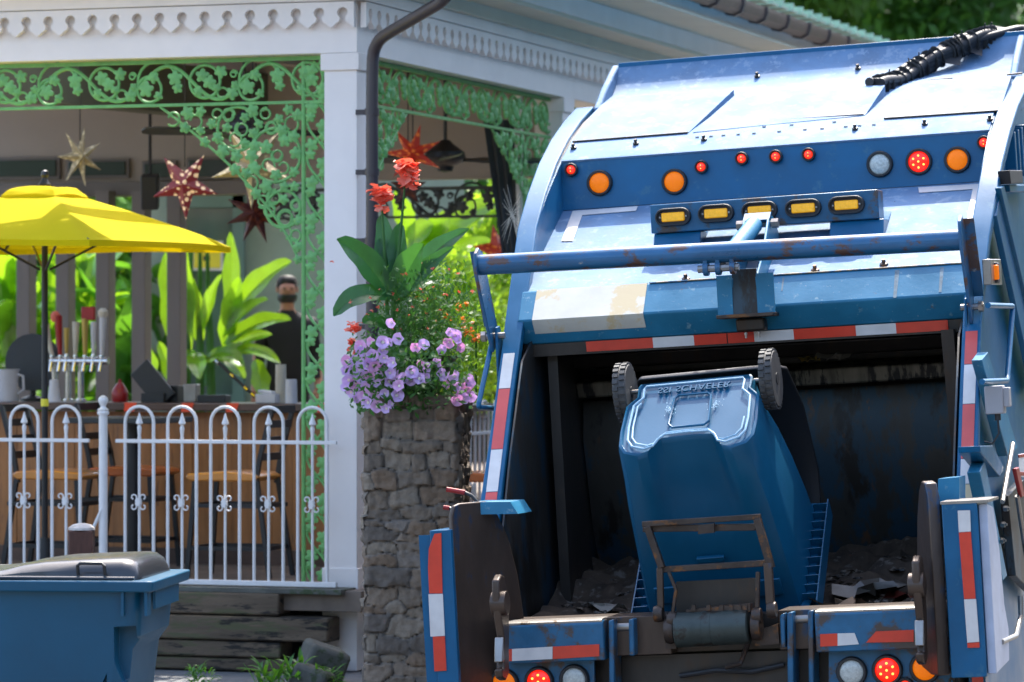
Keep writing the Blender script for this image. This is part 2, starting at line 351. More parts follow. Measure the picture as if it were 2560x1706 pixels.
# seams, slots, wedges and bolts on the sloping roof
def rz(y):
    for (a, c), (d, e) in zip(roofp, roofp[1:]):
        if a <= y <= d: return c + (e - c) * (y - a) / (d - a + 1e-9)
    return 2.3
def roofpt(px, py, up=0.0):
    y = 2.6
    for _ in range(25):
        q = onp(TM, px, py, 1, y)
        # fixed-point: find y where height on the ray equals the roof height
        f0 = q.z - rz(y); q2 = onp(TM, px, py, 1, y + .01); f1 = q2.z - rz(y + .01)
        if abs(f1 - f0) < 1e-9: break
        y = min(3.5, max(2.18, y - f0 * .01 / (f1 - f0)))
    q = onp(TM, px, py, 1, y); return Vector((q.x, q.y, rz(y) + up))
def strip3(b, pts, wdt, th):
    for p, q in zip(pts, pts[1:]):
        d = (q - p); m_ = (p + q) / 2; ln = d.length; x = d.normalized(); y = Vector((0, -.3, 1)).normalized(); z = x.cross(y).normalized(); y = z.cross(x)
        b.box(m_, (ln, th, wdt), Matrix((x, y, z)).transposed())
for a in [((1762, 243), (1835, 240)), ((1850, 238), (1930, 232)), ((1816, 311), (2160, 289)), ((2322, 204), (2382, 199)), ((2517, 190), (2556, 186)), ((1432, 357), (1720, 334)), ((2210, 299), (2505, 279))]:
    b = MB(); strip3(b, [roofpt(*a[0], .006), roofpt(*a[1], .006)], .012, .008); b.build('roof_seam', 'black_steel', truck)
for poly in ([(1436, 356), (1722, 333), (1836, 250), (1545, 268)], [(1732, 333), (2163, 290), (2214, 239), (1850, 254)], [(2214, 298), (2500, 278), (2530, 215), (2300, 228)]):
    q = [roofpt(*p, 0) for p in poly]; b = MB(); hs_ = (.004, .004, .055, .055)
    b.add([v + Vector((0, 0, .001)) for v in q] + [v + Vector((0, 0, h)) for v, h in zip(q, hs_)], [(3, 2, 1, 0), (4, 5, 6, 7), (0, 1, 5, 4), (1, 2, 6, 5), (2, 3, 7, 6), (3, 0, 4, 7)]); b.build('roof_plate', 'blue_roof', truck)
for p in [(1434, 373), (1590, 362), (1760, 352), (1892, 170), (2144, 155), (2138, 325), (2312, 313), (2475, 302), (1540, 266)]:
    q = roofpt(*p, .0); b = MB(); b.lathe([(.016, 0), (.016, .012), (.009, .014), (.009, .03)], q, (0, -.4, 1), 8); b.build('bolt', 'black_steel', truck)
b = MB()
for k in range(14):
    q = roofpt(1740 + k * 34 + random.random() * 10, 345 - k * 2.4 - random.choice((0, 14)), .004); b.box(q, (.02, .006, .004))
b.build('rivet_row', 'black_steel', truck)
# lamps
def lamp(px, py, r, mt, plane=2.14, name='tail_lamp', ax=1, leds=0, rim=.3, label=None, pos=None, nrm=(0, -1, 0), dark='rubber'):
    c = pos or TP(px, py, 1, plane); n = Vector(nrm); R_ = r
    b = MB(); b.lathe([(R_, -.004), (R_, .016), (R_ * .93, .026), (R_ * .80, .026), (R_ * .78, .012), (R_ * .1, .012)], c, n, 28)
    o = b.build(name, dark, truck); tag(o, label)
    b = MB(); ri = R_ * (.77 if r > .04 else .66); b.lathe([(ri, .0125), (ri, .017), (ri * .8, .024), (ri * .4, .028), (.001, .029)], c, n, 28); l = b.build('lens', mt, o)
    if leds:
        b = MB(); u = Vector((1, 0, 0)); v = Vector((0, 0, 1))
        L = [(0, 0)] + [(math.cos(a_ * math.pi / 3 + .5) * .58, math.sin(a_ * math.pi / 3 + .5) * .58) for a_ in range(6)] if leds == 7 else [(0, .36), (0, -.36)]
        for (x, z) in L: b.lathe([(ri * (.1 if leds == 7 else .17), .02), (ri * .10, .031), (.001, .033)], c + u * x * ri + v * z * ri, n, 10)
        b.build('led', 'led', o)
    return o
PL = 2.145
for p in [(1429, 425), (1754, 418), (1855, 397), (1940, 392), (2022, 387), (2460, 357)]: lamp(*p, .035, 'red', PL, 'marker_lamp', leds=2)
lamp(1500, 458, .068, 'amber', PL); lamp(1687, 455, .068, 'amber', PL)
lamp(2200, 411, .068, 'clear', PL); lamp(2298, 405, .068, 'redlit', PL, leds=7); lamp(2394, 400, .068, 'amber', PL)
# white corner marking on hatch
def hz(y): return 1.565 + (y - 1.225) * (2.0 - 1.565) / .91
def hatchpt(px, py, up=.003):
    o = onp(TM, px, py, 1, 1.0); o2 = onp(TM, px, py, 1, 2.0); f0 = o.z - hz(1.0); f1 = o2.z - hz(2.0); t = f0 / (f0 - f1)
    q = o + (o2 - o) * t; return q + Vector((0, -.48, .88)) * up
for poly in ([(1432, 530), (1595, 518), (1590, 529), (1456, 540), (1432, 605), (1404, 605)], [(2296, 471), (2448, 462), (2436, 560), (2416, 561), (2432, 475), (2298, 484)]):
    b = MB(); q = [hatchpt(*p) for p in poly]; q2 = [v + Vector((0, -.001, .002)) for v in q]; n = len(q)
    b.add(q + q2, [tuple(range(n - 1, -1, -1)), tuple(range(n, 2 * n))] + [(i, (i + 1) % n, n + (i + 1) % n, n + i) for i in range(n)]); b.build('corner_marking', 'twhite', truck)
# hopper lip beam
b = MB(); b.prism([(1.225, 1.565), (1.205, 1.565), (1.075, 1.418), (1.085, 1.40), (1.16, 1.30), (1.32, 1.29), (1.32, 1.59)], -W, W, 0); b.build('hopper_lip', 'blue_lip', truck, bev=.008)
b = MB(); b.prism([(1.16, 1.298), (1.165, 1.238), (1.32, 1.238), (1.32, 1.298)], -W, W, 0); b.build('lip_underside', 'black_steel', truck)
def lipx(px, py): return TP(px, py, 1, 1.09).x
b = MB(); xa, xb = lipx(1330, 760), lipx(1607, 740)
b.prism([(1.225, 1.569), (1.203, 1.569), (1.0715, 1.4185), (1.082, 1.399), (1.12, 1.35), (1.15, 1.48), (1.2, 1.54)], xa, xb, 0); b.build('worn_paint_patch', 'worn', truck)
b = MB(); b.prism([(1.200, 1.566), (1.200, 1.571), (1.23, 1.574), (1.23, 1.566)], xb + .01, W - .01, 0); b.build('rusty_edge', mat('flaking rusty cream edge', (.33, .25, .16), .7, 0, .5, 20, .3, 40, [((.06, .16, .28), .48, 18)]), truck)
for (a, c, m_) in [(1465, 1632, 'tred'), (1632, 1735, 'twhite'), (1735, 1817, 'tred'), (1820, 1886, 'tred'), (1886, 1985, 'twhite'), (1985, 2141, 'tred'), (2141, 2242, 'twhite'), (2242, 2372, 'tred')]:
    xa, xb = TP(a, 850, 1, 1.155).x, TP(c, 830, 1, 1.155).x; b = MB(); b.prism([(1.148, 1.298), (1.158, 1.248), (1.163, 1.248), (1.155, 1.298)], xa, xb - .002, 0)
    b.build('reflective_tape', m_, truck)
for px, py in [(2038, 678), (2210, 663), (1715, 700)]:
    q = hatchpt(px, py, 0); b = MB(); b.lathe([(.022, 0), (.02, .01), (.01, .014), (.01, .03)], q, (0, -.4, 1), 8); b.build('bolt', 'rusty', truck)
for px, w_, ln_ in ((2237, .022, 1.0), (2350, .018, .9), (1950, .01, .5)):
    x = TP(px, 700, 1, 1.1).x; y0, z0 = 1.195, 1.5535; y1, z1 = 1.0735, 1.418; k_ = ln_
    ye, ze = y0 + (y1 - y0) * k_, z0 + (z1 - z0) * k_
    b = MB(); b.add([(x - w_ / 2, y0, z0 + .001), (x + w_ / 2, y0, z0 + .001), (x + w_ * .3, ye, ze + .001), (x - w_ * .4, ye, ze + .001), (x - w_ / 2, y0 + .002, z0), (x + w_ / 2, y0 + .002, z0), (x + w_ * .3, ye + .002, ze), (x - w_ * .4, ye + .002, ze)], [(0, 3, 2, 1), (4, 5, 6, 7), (0, 1, 5, 4), (1, 2, 6, 5), (2, 3, 7, 6), (3, 0, 4, 7)])
    b.build('rust_streak', mat('rust streak', (.10, .17, .22), .6, 0, .4, 30) if 'rust streak' not in bpy.data.materials else bpy.data.materials['rust streak'], truck)
# flange tape
def flz(z):
    for i in range(len(FL) - 1):
        if FL[i][1] <= z <= FL[i + 1][1]: t = (z - FL[i][1]) / (FL[i + 1][1] - FL[i][1]); return FL[i][0] + t * (FL[i + 1][0] - FL[i][0])
    return .3
def fltape(s, z0, z1, m_):
    b = MB(); n = 5; secs = []
    for k in range(n + 1):
        z = z0 + (z1 - z0) * k / n; y = flz(z); secs.append([(s * 1.108, y - .004, z + .001), (s * 1.165, y - .004, z + .001), (s * 1.165, y + .002, z), (s * 1.108, y + .002, z)])
    b.loft(secs); b.build('reflective_tape', m_, truck)
for z0, z1, m_ in [(1.09, 1.26, 'twhite'), (.80, 1.087, 'tpink'), (.60, .797, 'twhite'), (.555, .597, 'tpink')]: fltape(-1, z0, z1, m_)
for z0, z1, m_ in [(1.08, 1.235, 'tpink'), (.895, 1.077, 'twhite'), (.645, .892, 'tpink'), (.53, .642, 'twhite'), (.44, .527, 'worn')]: fltape(1, z0, z1, m_)
# light bar
b = MB(); BY = 1.57; lb0 = TP(1626, 547, 1, BY); lb1 = TP(2196, 512, 1, BY); x0, x1 = lb0.x, lb1.x; zc = (lb0.z + lb1.z) / 2; hh = .072
b.prism([(BY, zc - hh), (BY, zc + hh), (BY + .16, zc + hh), (BY + .16, zc - hh)], x0, x1, 0); lbar = b.build('light_bar', 'bumper', truck, bev=.006)
for xa, xb in ((x0 + .01, x0 + .25), (x1 - .25, x1 + .02)):
    b = MB(); b.prism([(BY + .02, zc - hh - .002), (BY + .17, zc - hh - .002), (BY + .30, hz(BY + .30)), (BY - .04, hz(BY - .04) - .0), ], xa, xb, 0); b.build('bar_foot', 'blue', truck, bev=.004)
def obround(hw, hh_, n=8):
    P = []
    for k in range(n + 1): a = -math.pi / 2 + math.pi * k / n; P.append((hw - hh_ + math.cos(a) * hh_, math.sin(a) * hh_))
    for k in range(n + 1): a = math.pi / 2 + math.pi * k / n; P.append((-hw + hh_ + math.cos(a) * hh_, math.sin(a) * hh_))
    return P
proto = None
for i, (px, py) in enumerate([(1684, 543), (1791, 534), (1900, 527), (2009, 521), (2117, 513)]):
    x = TP(px, py, 1, BY).x; z = TP(px, py, 1, BY).z
    if proto is None:
        o = MB(); secs = []
        for sc_, y in ((1, 0), (1, -.02), (.94, -.03), (.8, -.03), (.78, -.012), (.4, -.012)): secs.append([(p[0] * (1 if sc_ == 1 else (1 - (1 - sc_) * .5)), y, p[1] * sc_) for p in obround(.092, .045)])
        o.loft(secs); ob = o.build('warning_lamp', 'rubber', truck); proto = ob; ob.location = (x, BY, z)
        o = MB(); o.box((0, -.014, 0), (.118, .018, .046)); l = o.build('lens', 'amber2', ob, bev=.007)
        for sx in (-.067, .067): o = MB(); o.lathe([(.005, -.01), (.005, .003), (.001, .004)], (sx, -.016, 0), (0, -1, 0), 8); o.build('screw', 'steel', ob)
    else:
        c = copytree(proto, truck); c.location = (x, BY, z)
# push bar with arms
BYb = .8; pl = TP(1197, 663, 1, BYb); pr = TP(2405, 600, 1, BYb); zb = (pl.z + pr.z) / 2
b = MB(); n = 40; b.tube([(pl.x + (pr.x - pl.x) * k / n, BYb, pl.z + (pr.z - pl.z) * k / n) for k in range(n + 1)], .0505, 20); b.build('push_bar', 'bar', truck)
for s, px, py, xx in ((-1, 1238, 842, pl.x), (1, 2420, 760, pr.x)):
    yp = 1.04 if s < 0 else .80
    pv = TP(px, py, 0, xx + (0 if s < 0 else .0)); pv = Vector((xx, 1.0, 1.35)) ; bx = xx - s * .0
    b = MB()
    prof = [(BYb - .06, zb + .07), (BYb - .01, zb + .10), (BYb + .06, zb + .07), (pv.y + .05, pv.z + .05), (pv.y + .03, pv.z - .05), (pv.y - .04, pv.z - .08), (pv.y - .08, pv.z - .02), (BYb - .07, zb - .02)]
    b.prism(prof, bx - .008, bx + .008, 0); arm = b.build('bar_arm', 'bar', truck, bev=.003)
    b = MB(); b.prism([(BYb + .045, zb + .085), (BYb + .06, zb + .07), (pv.y + .05, pv.z + .05), (pv.y + .035, pv.z + .05)], bx - s * .008, bx + s * .055, 0); b.build('arm_flange', 'bar', arm)
    b = MB(); ox = bx - s * .0; b.prism([(pv.y - .04, pv.z + .04), (pv.y + .02, pv.z + .05), (1.08, 1.28), (1.0, 1.12), (.95, 1.13)], bx + s * -.03, bx + s * -.018, 0); b.build('pivot_plate', 'blue', truck, bev=.003)
    b = MB(); b.tube([(bx - .05, pv.y - .01, pv.z - .0), (bx + .06, pv.y - .01, pv.z)], .016, 8); b.tube([(bx + s * .035, pv.y - .01, pv.z), (bx + s * .058, pv.y - .01, pv.z)], .026, 6); b.build('pivot_bolt', 'steel', truck)
# centre ram in its U bracket
cx = TP(1860, 690, 1, 1.05).x
for s in (-1, 1):
    b = MB(); xx = cx + s * .06 + .01
    prof = [(.985, 1.33), (1.06, 1.31), (1.30, 1.60), (1.50, 1.70), (1.52, 1.93), (1.40, 1.96), (1.33, 1.93), (1.05, 1.50)]
    b.prism([(.99, 1.385), (1.1, 1.36), (1.32, 1.60), (1.62, 1.75), (1.62, 1.79), (1.52, 1.86), (1.44, 1.872), (1.38, 1.85), (1.20, 1.68), (1.0, 1.56)], xx - .006, xx + .006, 0); br = b.build('ram_bracket', 'blue_lip', truck, bev=.003)
    b = MB(); b.prism([(.985, 1.383), (.988, 1.575), (1.0, 1.575), (1.0, 1.383)], xx if s > 0 else xx - .075, xx + .085 if s > 0 else xx, 0); b.build('bracket_flange', 'blue_lip', br)
b = MB(); b.tube([(cx - .085, 1.42, 1.83), (cx + .105, 1.42, 1.83)], .014, 8); b.tube([(cx - .095, 1.42, 1.83), (cx - .06, 1.42, 1.83)], .024, 6); b.tube([(cx + .08, 1.42, 1.83), (cx + .115, 1.42, 1.83)], .024, 6); b.build('ram_pin', 'steel', truck)
b = MB(); b.prism([(1.38, 1.85), (1.44, 1.888), (1.47, 1.888), (1.40, 1.838)], cx - .056, cx + .076, 0); b.build('bracket_cap', 'blue', truck)
b = MB(); b.tube([(cx - .045, .92, 1.66), (cx - .03, 1.05, 1.71), (cx + .0, 1.37, 1.825)], .044, 18); b.build('hydraulic_ram', 'blue_lip', truck)
b = MB(); b.tube([(cx - .06, .80, 1.61), (cx - .045, .92, 1.66)], .026, 12); b.build('ram_rod', 'steel', truck)
b = MB(); b.prism([(.985, 1.375), (1.005, 1.60), (1.02, 1.60), (1.02, 1.375)], cx - .05, cx + .07, 0); b.build('bracket_back', 'grimeblue', truck)
b = MB(); b.prism([(.96, 1.366), (.96, 1.384), (1.12, 1.384), (1.12, 1.366)], cx - .13, cx + .15, 0); b.build('bracket_shelf', 'rusty', truck, bev=.003)
b = MB(); b.prism([(1.06, 1.30), (1.05, 1.362), (1.15, 1.362), (1.15, 1.30)], cx - .055, cx + .085, 0); b.build('grease_block', 'black_steel', truck, bev=.01)
for k in (-.015, .05): b = MB(); b.lathe([(.006, 0), (.009, .01), (.005, .02), (.006, .03)], (cx + k, 1.09, 1.298), (0, 0, -1), 8); b.build('grease_nipple', 'steel', truck)
for k in (-.13, -.07, 0):
    b = MB(); b.lathe([(.034, -.012), (.036, 0), (.034, .012)], (cx + k, .79, zb - .075), (1, 0, 0), 12); b.box((cx + k, .79, zb - .05), (.02, .05, .05)); b.build('bar_shackle', 'bar', truck)
b = MB(); b.tube([(cx - .17, .79, zb - .075), (cx + .03, .79, zb - .075)], .018, 8); b.build('shackle_pin', 'steel', truck)
# hopper interior
b = MB(); b.prism([(2.35, -.05), (2.15, .35), (2.05, .8), (2.1, 1.0), (2.18, 1.0), (2.4, .4), (2.5, -.05)], -1.06, 1.06, 0); b.build('packer_blade', 'bladesteel', truck)
b = MB(); b.prism([(1.95, 1.02), (1.93, 1.10), (2.3, 1.14), (2.3, 1.02)], -1.06, 1.06, 0); b.build('blade_edge', mat('scraped pale steel ledge', (.23, .21, .17), .45, .3, .5, 6, .2, 30, [((.03, .03, .03), .47, 9)], stretch=(2, 1, .3)), truck, bev=.01)
b = MB(); b.prism([(1.9, 1.17), (1.86, 1.24), (2.4, 1.3), (2.4, 1.17)], -1.06, 1.06, 0); b.build('blade_beam', 'black_steel', truck, bev=.01)
b = MB(); b.prism([(.13, -.06), (.3, -.2), (.6, -.32), (1.1, -.38), (1.7, -.33), (2.2, -.15), (2.45, .1), (2.5, .0), (2.3, -.3), (1.7, -.46), (1.1, -.5), (.5, -.42), (.12, -.2)], -1.068, 1.068, 0); b.build('hopper_floor', 'black_steel', truck)
b = MB(); b.prism([(1.25, 1.30), (1.32, 1.50), (2.6, 2.05), (2.6, 1.5), (2.0, 1.35)], -1.06, 1.06, 0); b.build('hopper_ceiling', 'black_steel', truck)
b = MB(); b.prism([(2.42, .95), (2.42, 1.4), (2.6, 1.4), (2.6, .95)], -1.06, 1.06, 0); b.build('hopper_back', 'black_steel', truck)
for xx, w_ in ((-1.02, .05),):
    b = MB(); b.prism([(1.25, 1.28), (1.55, 1.30), (1.75, .1), (1.25, -.1)], xx, xx + w_, 0); b.build('slide_plate', 'black_steel', truck)
for xx in (.98,):
    b = MB(); b.prism([(1.3, .0), (1.0, 1.25), (1.1, 1.25), (1.5, .0)], xx, xx + .06, 0); b.build('slide_plate', 'black_steel', truck)
b = MB(); b.lathe([(.022, 0), (.022, .02), (.012, .02), (.012, .025)], TP(1367, 866, 1, 1.24), (0, -1, 0), 12); b.build('bolt_ring', 'steel', truck)
# sill and bumpers
b = MB(); b.prism([(-.10, -.005), (-.10, .018), (.17, .018), (.17, -.12), (.10, -.16), (-.10, -.16)], -1.06, -.17, 0); b.build('hopper_sill', 'brownsteel', truck, bev=.004)
b = MB(); b.prism([(-.10, -.005), (-.10, .018), (.17, .018), (.17, -.12), (.10, -.16), (-.10, -.16)], .33, 1.06, 0); b.build('hopper_sill', 'brownsteel', truck, bev=.004)
b = MB(); b.prism([(.02, -.02), (.02, .0), (.17, .0), (.17, -.16), (.02, -.16)], -.17, .33, 0); b.build('sill_centre', 'black_steel', truck)
for xa, xb in ((-.925, -.462), (.512, .975)):
    b = MB(); b.prism([(-.19, -.17), (-.19, .0), (-.175, .012), (-.03, .014), (-.03, -.17)], xa, xb, 0); b.build('bumper', 'bumper', truck, bev=.006)
    b = MB(); b.prism([(-.186, .004), (-.186, .0125), (-.172, .0185), (-.05, .02), (-.05, .012)], xa + .004, xb - .004, 0); b.build('worn_edge', 'steel', truck)
def tplate(name, pxs, m_, y, th=.004):
    b = MB(); q = [TP(*p, 1, y) for p in pxs]; b.prism([(p.x, p.z) for p in q], y, y + th, 1); return b.build(name, m_, truck)
YT = -.1955
for poly, m_ in (([(1269, 1624), (1280, 1623), (1280, 1653), (1269, 1654)], 'tred'), ([(1280, 1623), (1381, 1617), (1381, 1648), (1280, 1653)], 'twhite'), ([(1382, 1617), (1498, 1611), (1498, 1641), (1382, 1648)], 'tred'),
                 ([(2050, 1586), (2093, 1584), (2094, 1615), (2051, 1617)], 'tred'), ([(2094, 1584), (2136, 1583), (2147, 1611), (2094, 1615)], 'twhite'), ([(2165, 1607), (2190, 1579), (2284, 1575), (2284, 1605)], 'tred')):
    tplate('reflective_tape', poly, m_, YT)
for pts in ([(1215, 1655), (1485, 1640), (1487, 1760), (1215, 1760)], [(2072, 1622), (2380, 1600), (2385, 1760), (2072, 1760)]):
    tplate('lamp_board', pts, 'bumper', -.12, .02)
for (px, py, mt, ld) in ((1262, 1709, 'amber', 0), (1349, 1704, 'redlit', 7), (1437, 1699, 'clear', 0), (2130, 1680, 'clear', 0), (2219, 1675, 'redlit', 7), (2313, 1670, 'amber', 0), (2264, 1716, 'red', 0)):
    lamp(px, py, .07 if mt != 'red' else .04, mt, -.122, leds=ld)
for pxs in ([(1521, 1552), (1534, 1549), (1536, 1760), (1523, 1760)], [(1571, 1549), (1584, 1548), (1586, 1640), (1573, 1640)], [(1949, 1540), (1960, 1533), (1963, 1620), (1953, 1620)], [(1967, 1533), (1982, 1530), (1984, 1760), (1969, 1760)], [(2019, 1528), (2033, 1526), (2034, 1760), (2022, 1760)]):
    q = [TP(*p, 1, -.17) for p in pxs]; b = MB(); b.prism([(p.x, p.z) for p in q], -.17, -.02, 1); b.build('hinge_plate', 'bumper', truck, bev=.006)
for px, py in ((1552, 1568), (1999, 1548)):
    q = TP(px, py, 1, -.09); b = MB(); b.tube([(q.x - .05, -.09, q.z), (q.x + .05, -.09, q.z)], .022, 12); b.build('hinge_pin', 'steel', truck)
b = MB(); b.prism([(.0, -.17), (.0, -.8), (.05, -.8), (.05, -.17)], -1.0, 1.0, 0); b.build('rear_skirt', 'black_steel', truck)
b = MB(); b.tube([TP(1700, 1690, 1, -.03), TP(1790, 1676, 1, -.06), TP(1880, 1680, 1, -.04), TP(1960, 1662, 1, -.03)], .012, 8); b.build('hydraulic_hose', 'rubber', truck)
b = MB(); b.tube([TP(1870, 1610, 1, -.05), TP(1850, 1660, 1, -.12), TP(1815, 1668, 1, -.1)], .012, 8); b.build('hydraulic_hose', 'rusty', truck)
# splayed guide plates (cheeks), shelves, winch hooks
for s in (-1, 1):
    n0 = Vector((s * 1.125, -.32)); n1 = Vector((s * .90, .10)); d = (n1 - n0); ln = d.length; d.normalize(); nn = Vector((d.y, -d.x))
    prof = [(0, -.33), (0, .52), (.02, .565), (.06, .575), (.24, .575), (.30, .52), (.37, .40), (.42, .22), (.45, -.02), (.45, -.33)]
    if s > 0: prof = [(0, -.28), (0, .50), (.03, .565), (.08, .575), (.12, .53), (.16, .42), (.20, .22), (.22, -.02), (.22, -.25), (.1, -.28)]
    b = MB(); th = .022 if s < 0 else .055
    vs = []
    for off in (0, th): vs += [Vector((n0.x + d.x * u + nn.x * off * (1 if s < 0 else -1), n0.y + d.y * u + nn.y * off * (1 if s < 0 else -1), z)) for u, z in prof]
    n = len(prof); b.add(vs, [tuple(range(n)), tuple(range(2 * n - 1, n - 1, -1))] + [(i, n + i, n + (i + 1) % n, (i + 1) % n) for i in range(n)])
    b.build('guide_plate', 'brownsteel', truck, bev=.006)
tplate('guide_shelf', [(1178, 1256), (1275, 1255), (1295, 1285), (1190, 1287)], 'blue_lip', -.16, .25)
tplate('guide_shelf', [(2345, 1198), (2398, 1193), (2398, 1262), (2345, 1262)], 'blue_lip', -.1, .2)
# outer tape boxes
b = MB(); b.prism([(-.36, -.36), (-.36, .46), (-.1, .46), (-.1, -.36)], -1.205, -1.105, 0); b.build('side_box', 'blue', truck, bev=.004)
b = MB(); b.prism([(-.345, -.33), (-.345, .44), (-.335, .44), (-.335, -.33)], -1.262, -1.206, 0); b.build('tape_board', 'blue', truck)
for pts, m_ in (([(1086, 1335), (1103, 1333), (1106, 1484), (1073, 1484), (1070, 1420), (1072, 1372)], 'tred'), ([(1071, 1486), (1107, 1485), (1112, 1590), (1076, 1592)], 'twhite'), ([(1082, 1592), (1112, 1591), (1116, 1677), (1086, 1679)], 'tred')):
    tplate('reflective_tape', pts, m_, -.366)
b = MB(); b.prism([(-.36, -.29), (-.36, .475), (.1, .475), (.1, -.29)], 1.135, 1.29, 0); b.build('side_box', 'blue', truck, bev=.004)
b = MB(); b.prism([(-.362, .47), (-.362, .482), (.0, .482), (.0, .47)], 1.13, 1.34, 0); b.build('box_lid_edge', 'steel', truck)
for pts, m_ in (([(2394, 1277), (2425, 1276), (2427, 1329), (2397, 1331)], 'twhite'), ([(2397, 1332), (2427, 1330), (2439, 1497), (2410, 1498)], 'tred'), ([(2410, 1499), (2440, 1498), (2448, 1605), (2418, 1607)], 'twhite'), ([(2418, 1608), (2448, 1606), (2449, 1619), (2419, 1620)], 'tred')):
    tplate('reflective_tape', pts, m_, -.368)
tplate('mud_panel', [(2420, 1622), (2462, 1622), (2466, 1790), (2424, 1790)], 'blue', -.2, .1)
tplate('reflective_tape', [(2424, 1626), (2453, 1624), (2458, 1706), (2430, 1707)], 'tred', -.206)
b = MB(); b.prism([(-.33, -.28), (-.33, .465), (-.12, .44), (.0, .25), (.06, .0), (.16, -.12), (.12, -.26)], 1.292, 1.33, 0); b.build('side_guard', mat('pale worn panel with painted sun', (.42, .47, .58), .42, 0, .12, 8, .1, 30, [((.08, .05, .04), .29, 12), ((.45, .12, .12), .27, 6)]), truck, bev=.004)  # sunlight on the guard is put into its pale base colour
for s, px, py, x_ in ((-1, 1248, 1520, -.86), (1, 2296, 1475, 1.0)):
    c = TP(px, py, 1, -.42); c.x = c.x
    b = MB(); b.lathe([(.055, -.07 * 1), (.055, 0)], c + Vector((s * .03, .0, .02)), (s, 0, 0), 18)
    b.build('winch_drum', 'brownsteel', truck, bev=.004)
    b = MB(); hx = c.x
    prof = [(-.035, .11), (.01, .13), (.05, .12), (.075, .07), (.085, 0), (.075, -.10), (.055, -.17), (.04, -.26), (-.01, -.285), (-.06, -.27), (-.07, -.235), (-.03, -.235), (-.02, -.20), (-.005, -.12), (-.03, -.05), (-.045, .03)]
    b.prism([(c.y + u * 1.2, c.z + z * 1.15) for u, z in prof], hx - .018, hx + .018, 0); b.build('winch_hook', 'brownsteel', truck, bev=.008)
    b = MB(); b.prism([(c.y - .068, c.z - .24), (c.y - .025, c.z - .235), (c.y - .022, c.z - .13), (c.y - .035, c.z - .13)], hx - .02, hx + .02, 0); b.build('hook_tip', 'steel', truck, bev=.005)
# chain
b = MB()
for k in range(7):
    c = TP(2385 + (k % 2) * 2 - k, 1640 + k * 17, 1, -.2); a = (k % 2) * math.pi / 2
    b.tube([c + Vector((math.cos(t) * .014 * math.cos(a), math.cos(t) * .014 * math.sin(a), math.sin(t) * .022)) for t in [j * math.pi / 5 for j in range(10)]], .006, 6, closed=True)
b.build('safety_chain', 'black_steel', truck)
# levers on the left
for p in ([(1155, 1290), (1190, 1255), (1160, 1232)], [(1150, 1310), (1140, 1276), (1125, 1271)]): pass
b = MB(); b.tube([TP(1196, 1258, 1, -.1), TP(1180, 1240, 1, -.1), TP(1163, 1232, 1, -.1)], .009, 8); lv = b.build('control_lever', 'blackmetal', truck)
b = MB(); b.tube([TP(1163, 1232, 1, -.1), TP(1117, 1224, 1, -.1)], .012, 10); b.build('lever_grip', 'redp', lv)
b = MB(); b.tube([TP(1150, 1280, 1, -.05), TP(1124, 1271, 1, -.05)], .008, 8); lv = b.build('control_lever', 'blackmetal', truck)
b = MB(); b.tube([TP(1124, 1271, 1, -.05), TP(1109, 1269, 1, -.05)], .011, 10); b.build('lever_grip', 'redp', lv)
# grab rails
def rail(pts, ax, val, r, name='grab_rail'):
    P = [TP(*p, ax, val) for p in pts]; Q = []
    for i, p in enumerate(P):
        if 0 < i < len(P) - 1:
            a = (P[i - 1] - p).normalized() * .035; c = (P[i + 1] - p).normalized() * .035
            for t in (0, .25, .5, .75, 1): Q.append((p + a) * (1 - t) ** 2 + p * 2 * t * (1 - t) + (p + c) * t * t)
        else: Q.append(p)
    b = MB(); b.tube(Q, r, 12); return b.build(name, 'blue', truck)
rail([(1228, 865), (1195, 1018), (1238, 1022)], 0, -1.24, .013)
rail([(2470, 764), (2532, 766), (2518, 952), (2455, 955)], 0, 1.26, .014)
# exterior furniture of the right side
XR = 1.225
def rside(name, pts, m_, x=XR, th=.05, bev=.004):
    q = [TP(*p, 0, x) for p in pts]; b = MB(); b.prism([(p.y, p.z) for p in q], x - th, x, 0); return b.build(name, m_, truck, bev=bev)
rside('side_brace', [(2502, 470), (2511, 464), (2632, 960), (2620, 965)], 'blue', 1.24, .03)
rside('side_brace', [(2492, 540), (2500, 480), (2615, 965), (2590, 990)], 'blue', 1.22, .03)
rside('side_brace', [(2455, 900), (2470, 880), (2545, 1120), (2520, 1140)], 'blue_lip', 1.24, .05)
rside('side_brace', [(2450, 1180), (2462, 1150), (2518, 1440), (2508, 1452)], 'blue_lip', 1.24, .06)
rside('side_gusset', [(2450, 1115), (2482, 1114), (2512, 1172), (2500, 1192), (2452, 1130)], 'blue', 1.26, .1)
for k in range(4): rside('wall_rib', [(2536 + k * 9, 330 - k * 6), (2539 + k * 9, 330 - k * 6), (2546 + k * 9, 440), (2543 + k * 9, 440)], 'blue', 1.20, .06)
rside('hinge_block', [(2524, 426), (2556, 426), (2558, 458), (2528, 460)], 'rubber', 1.27, .06)
rside('side_shelf', [(2524, 462), (2600, 462), (2600, 480), (2526, 480)], 'blue', 1.24, .06)
q = rside('marker_bracket', [(2476, 648), (2502, 648), (2506, 712), (2480, 712)], 'steel', 1.25, .04)
b = MB(); c = TP(2489, 682, 1, .72); c = TP(2489, 682, 0, 1.25); b.box(c, (.03, .09, .10)); b.build('marker_housing', 'rubber', truck, bev=.01)
b = MB(); b.box(c + Vector((.008, -.045, 0)), (.028, .02, .07)); b.build('marker_lens', 'amber', truck, bev=.006)
jb = TP(2488, 1000, 1, .55); b = MB(); b.box(jb, (.085, .10, .13)); j = b.build('junction_box', 'greyplastic', truck, bev=.006)
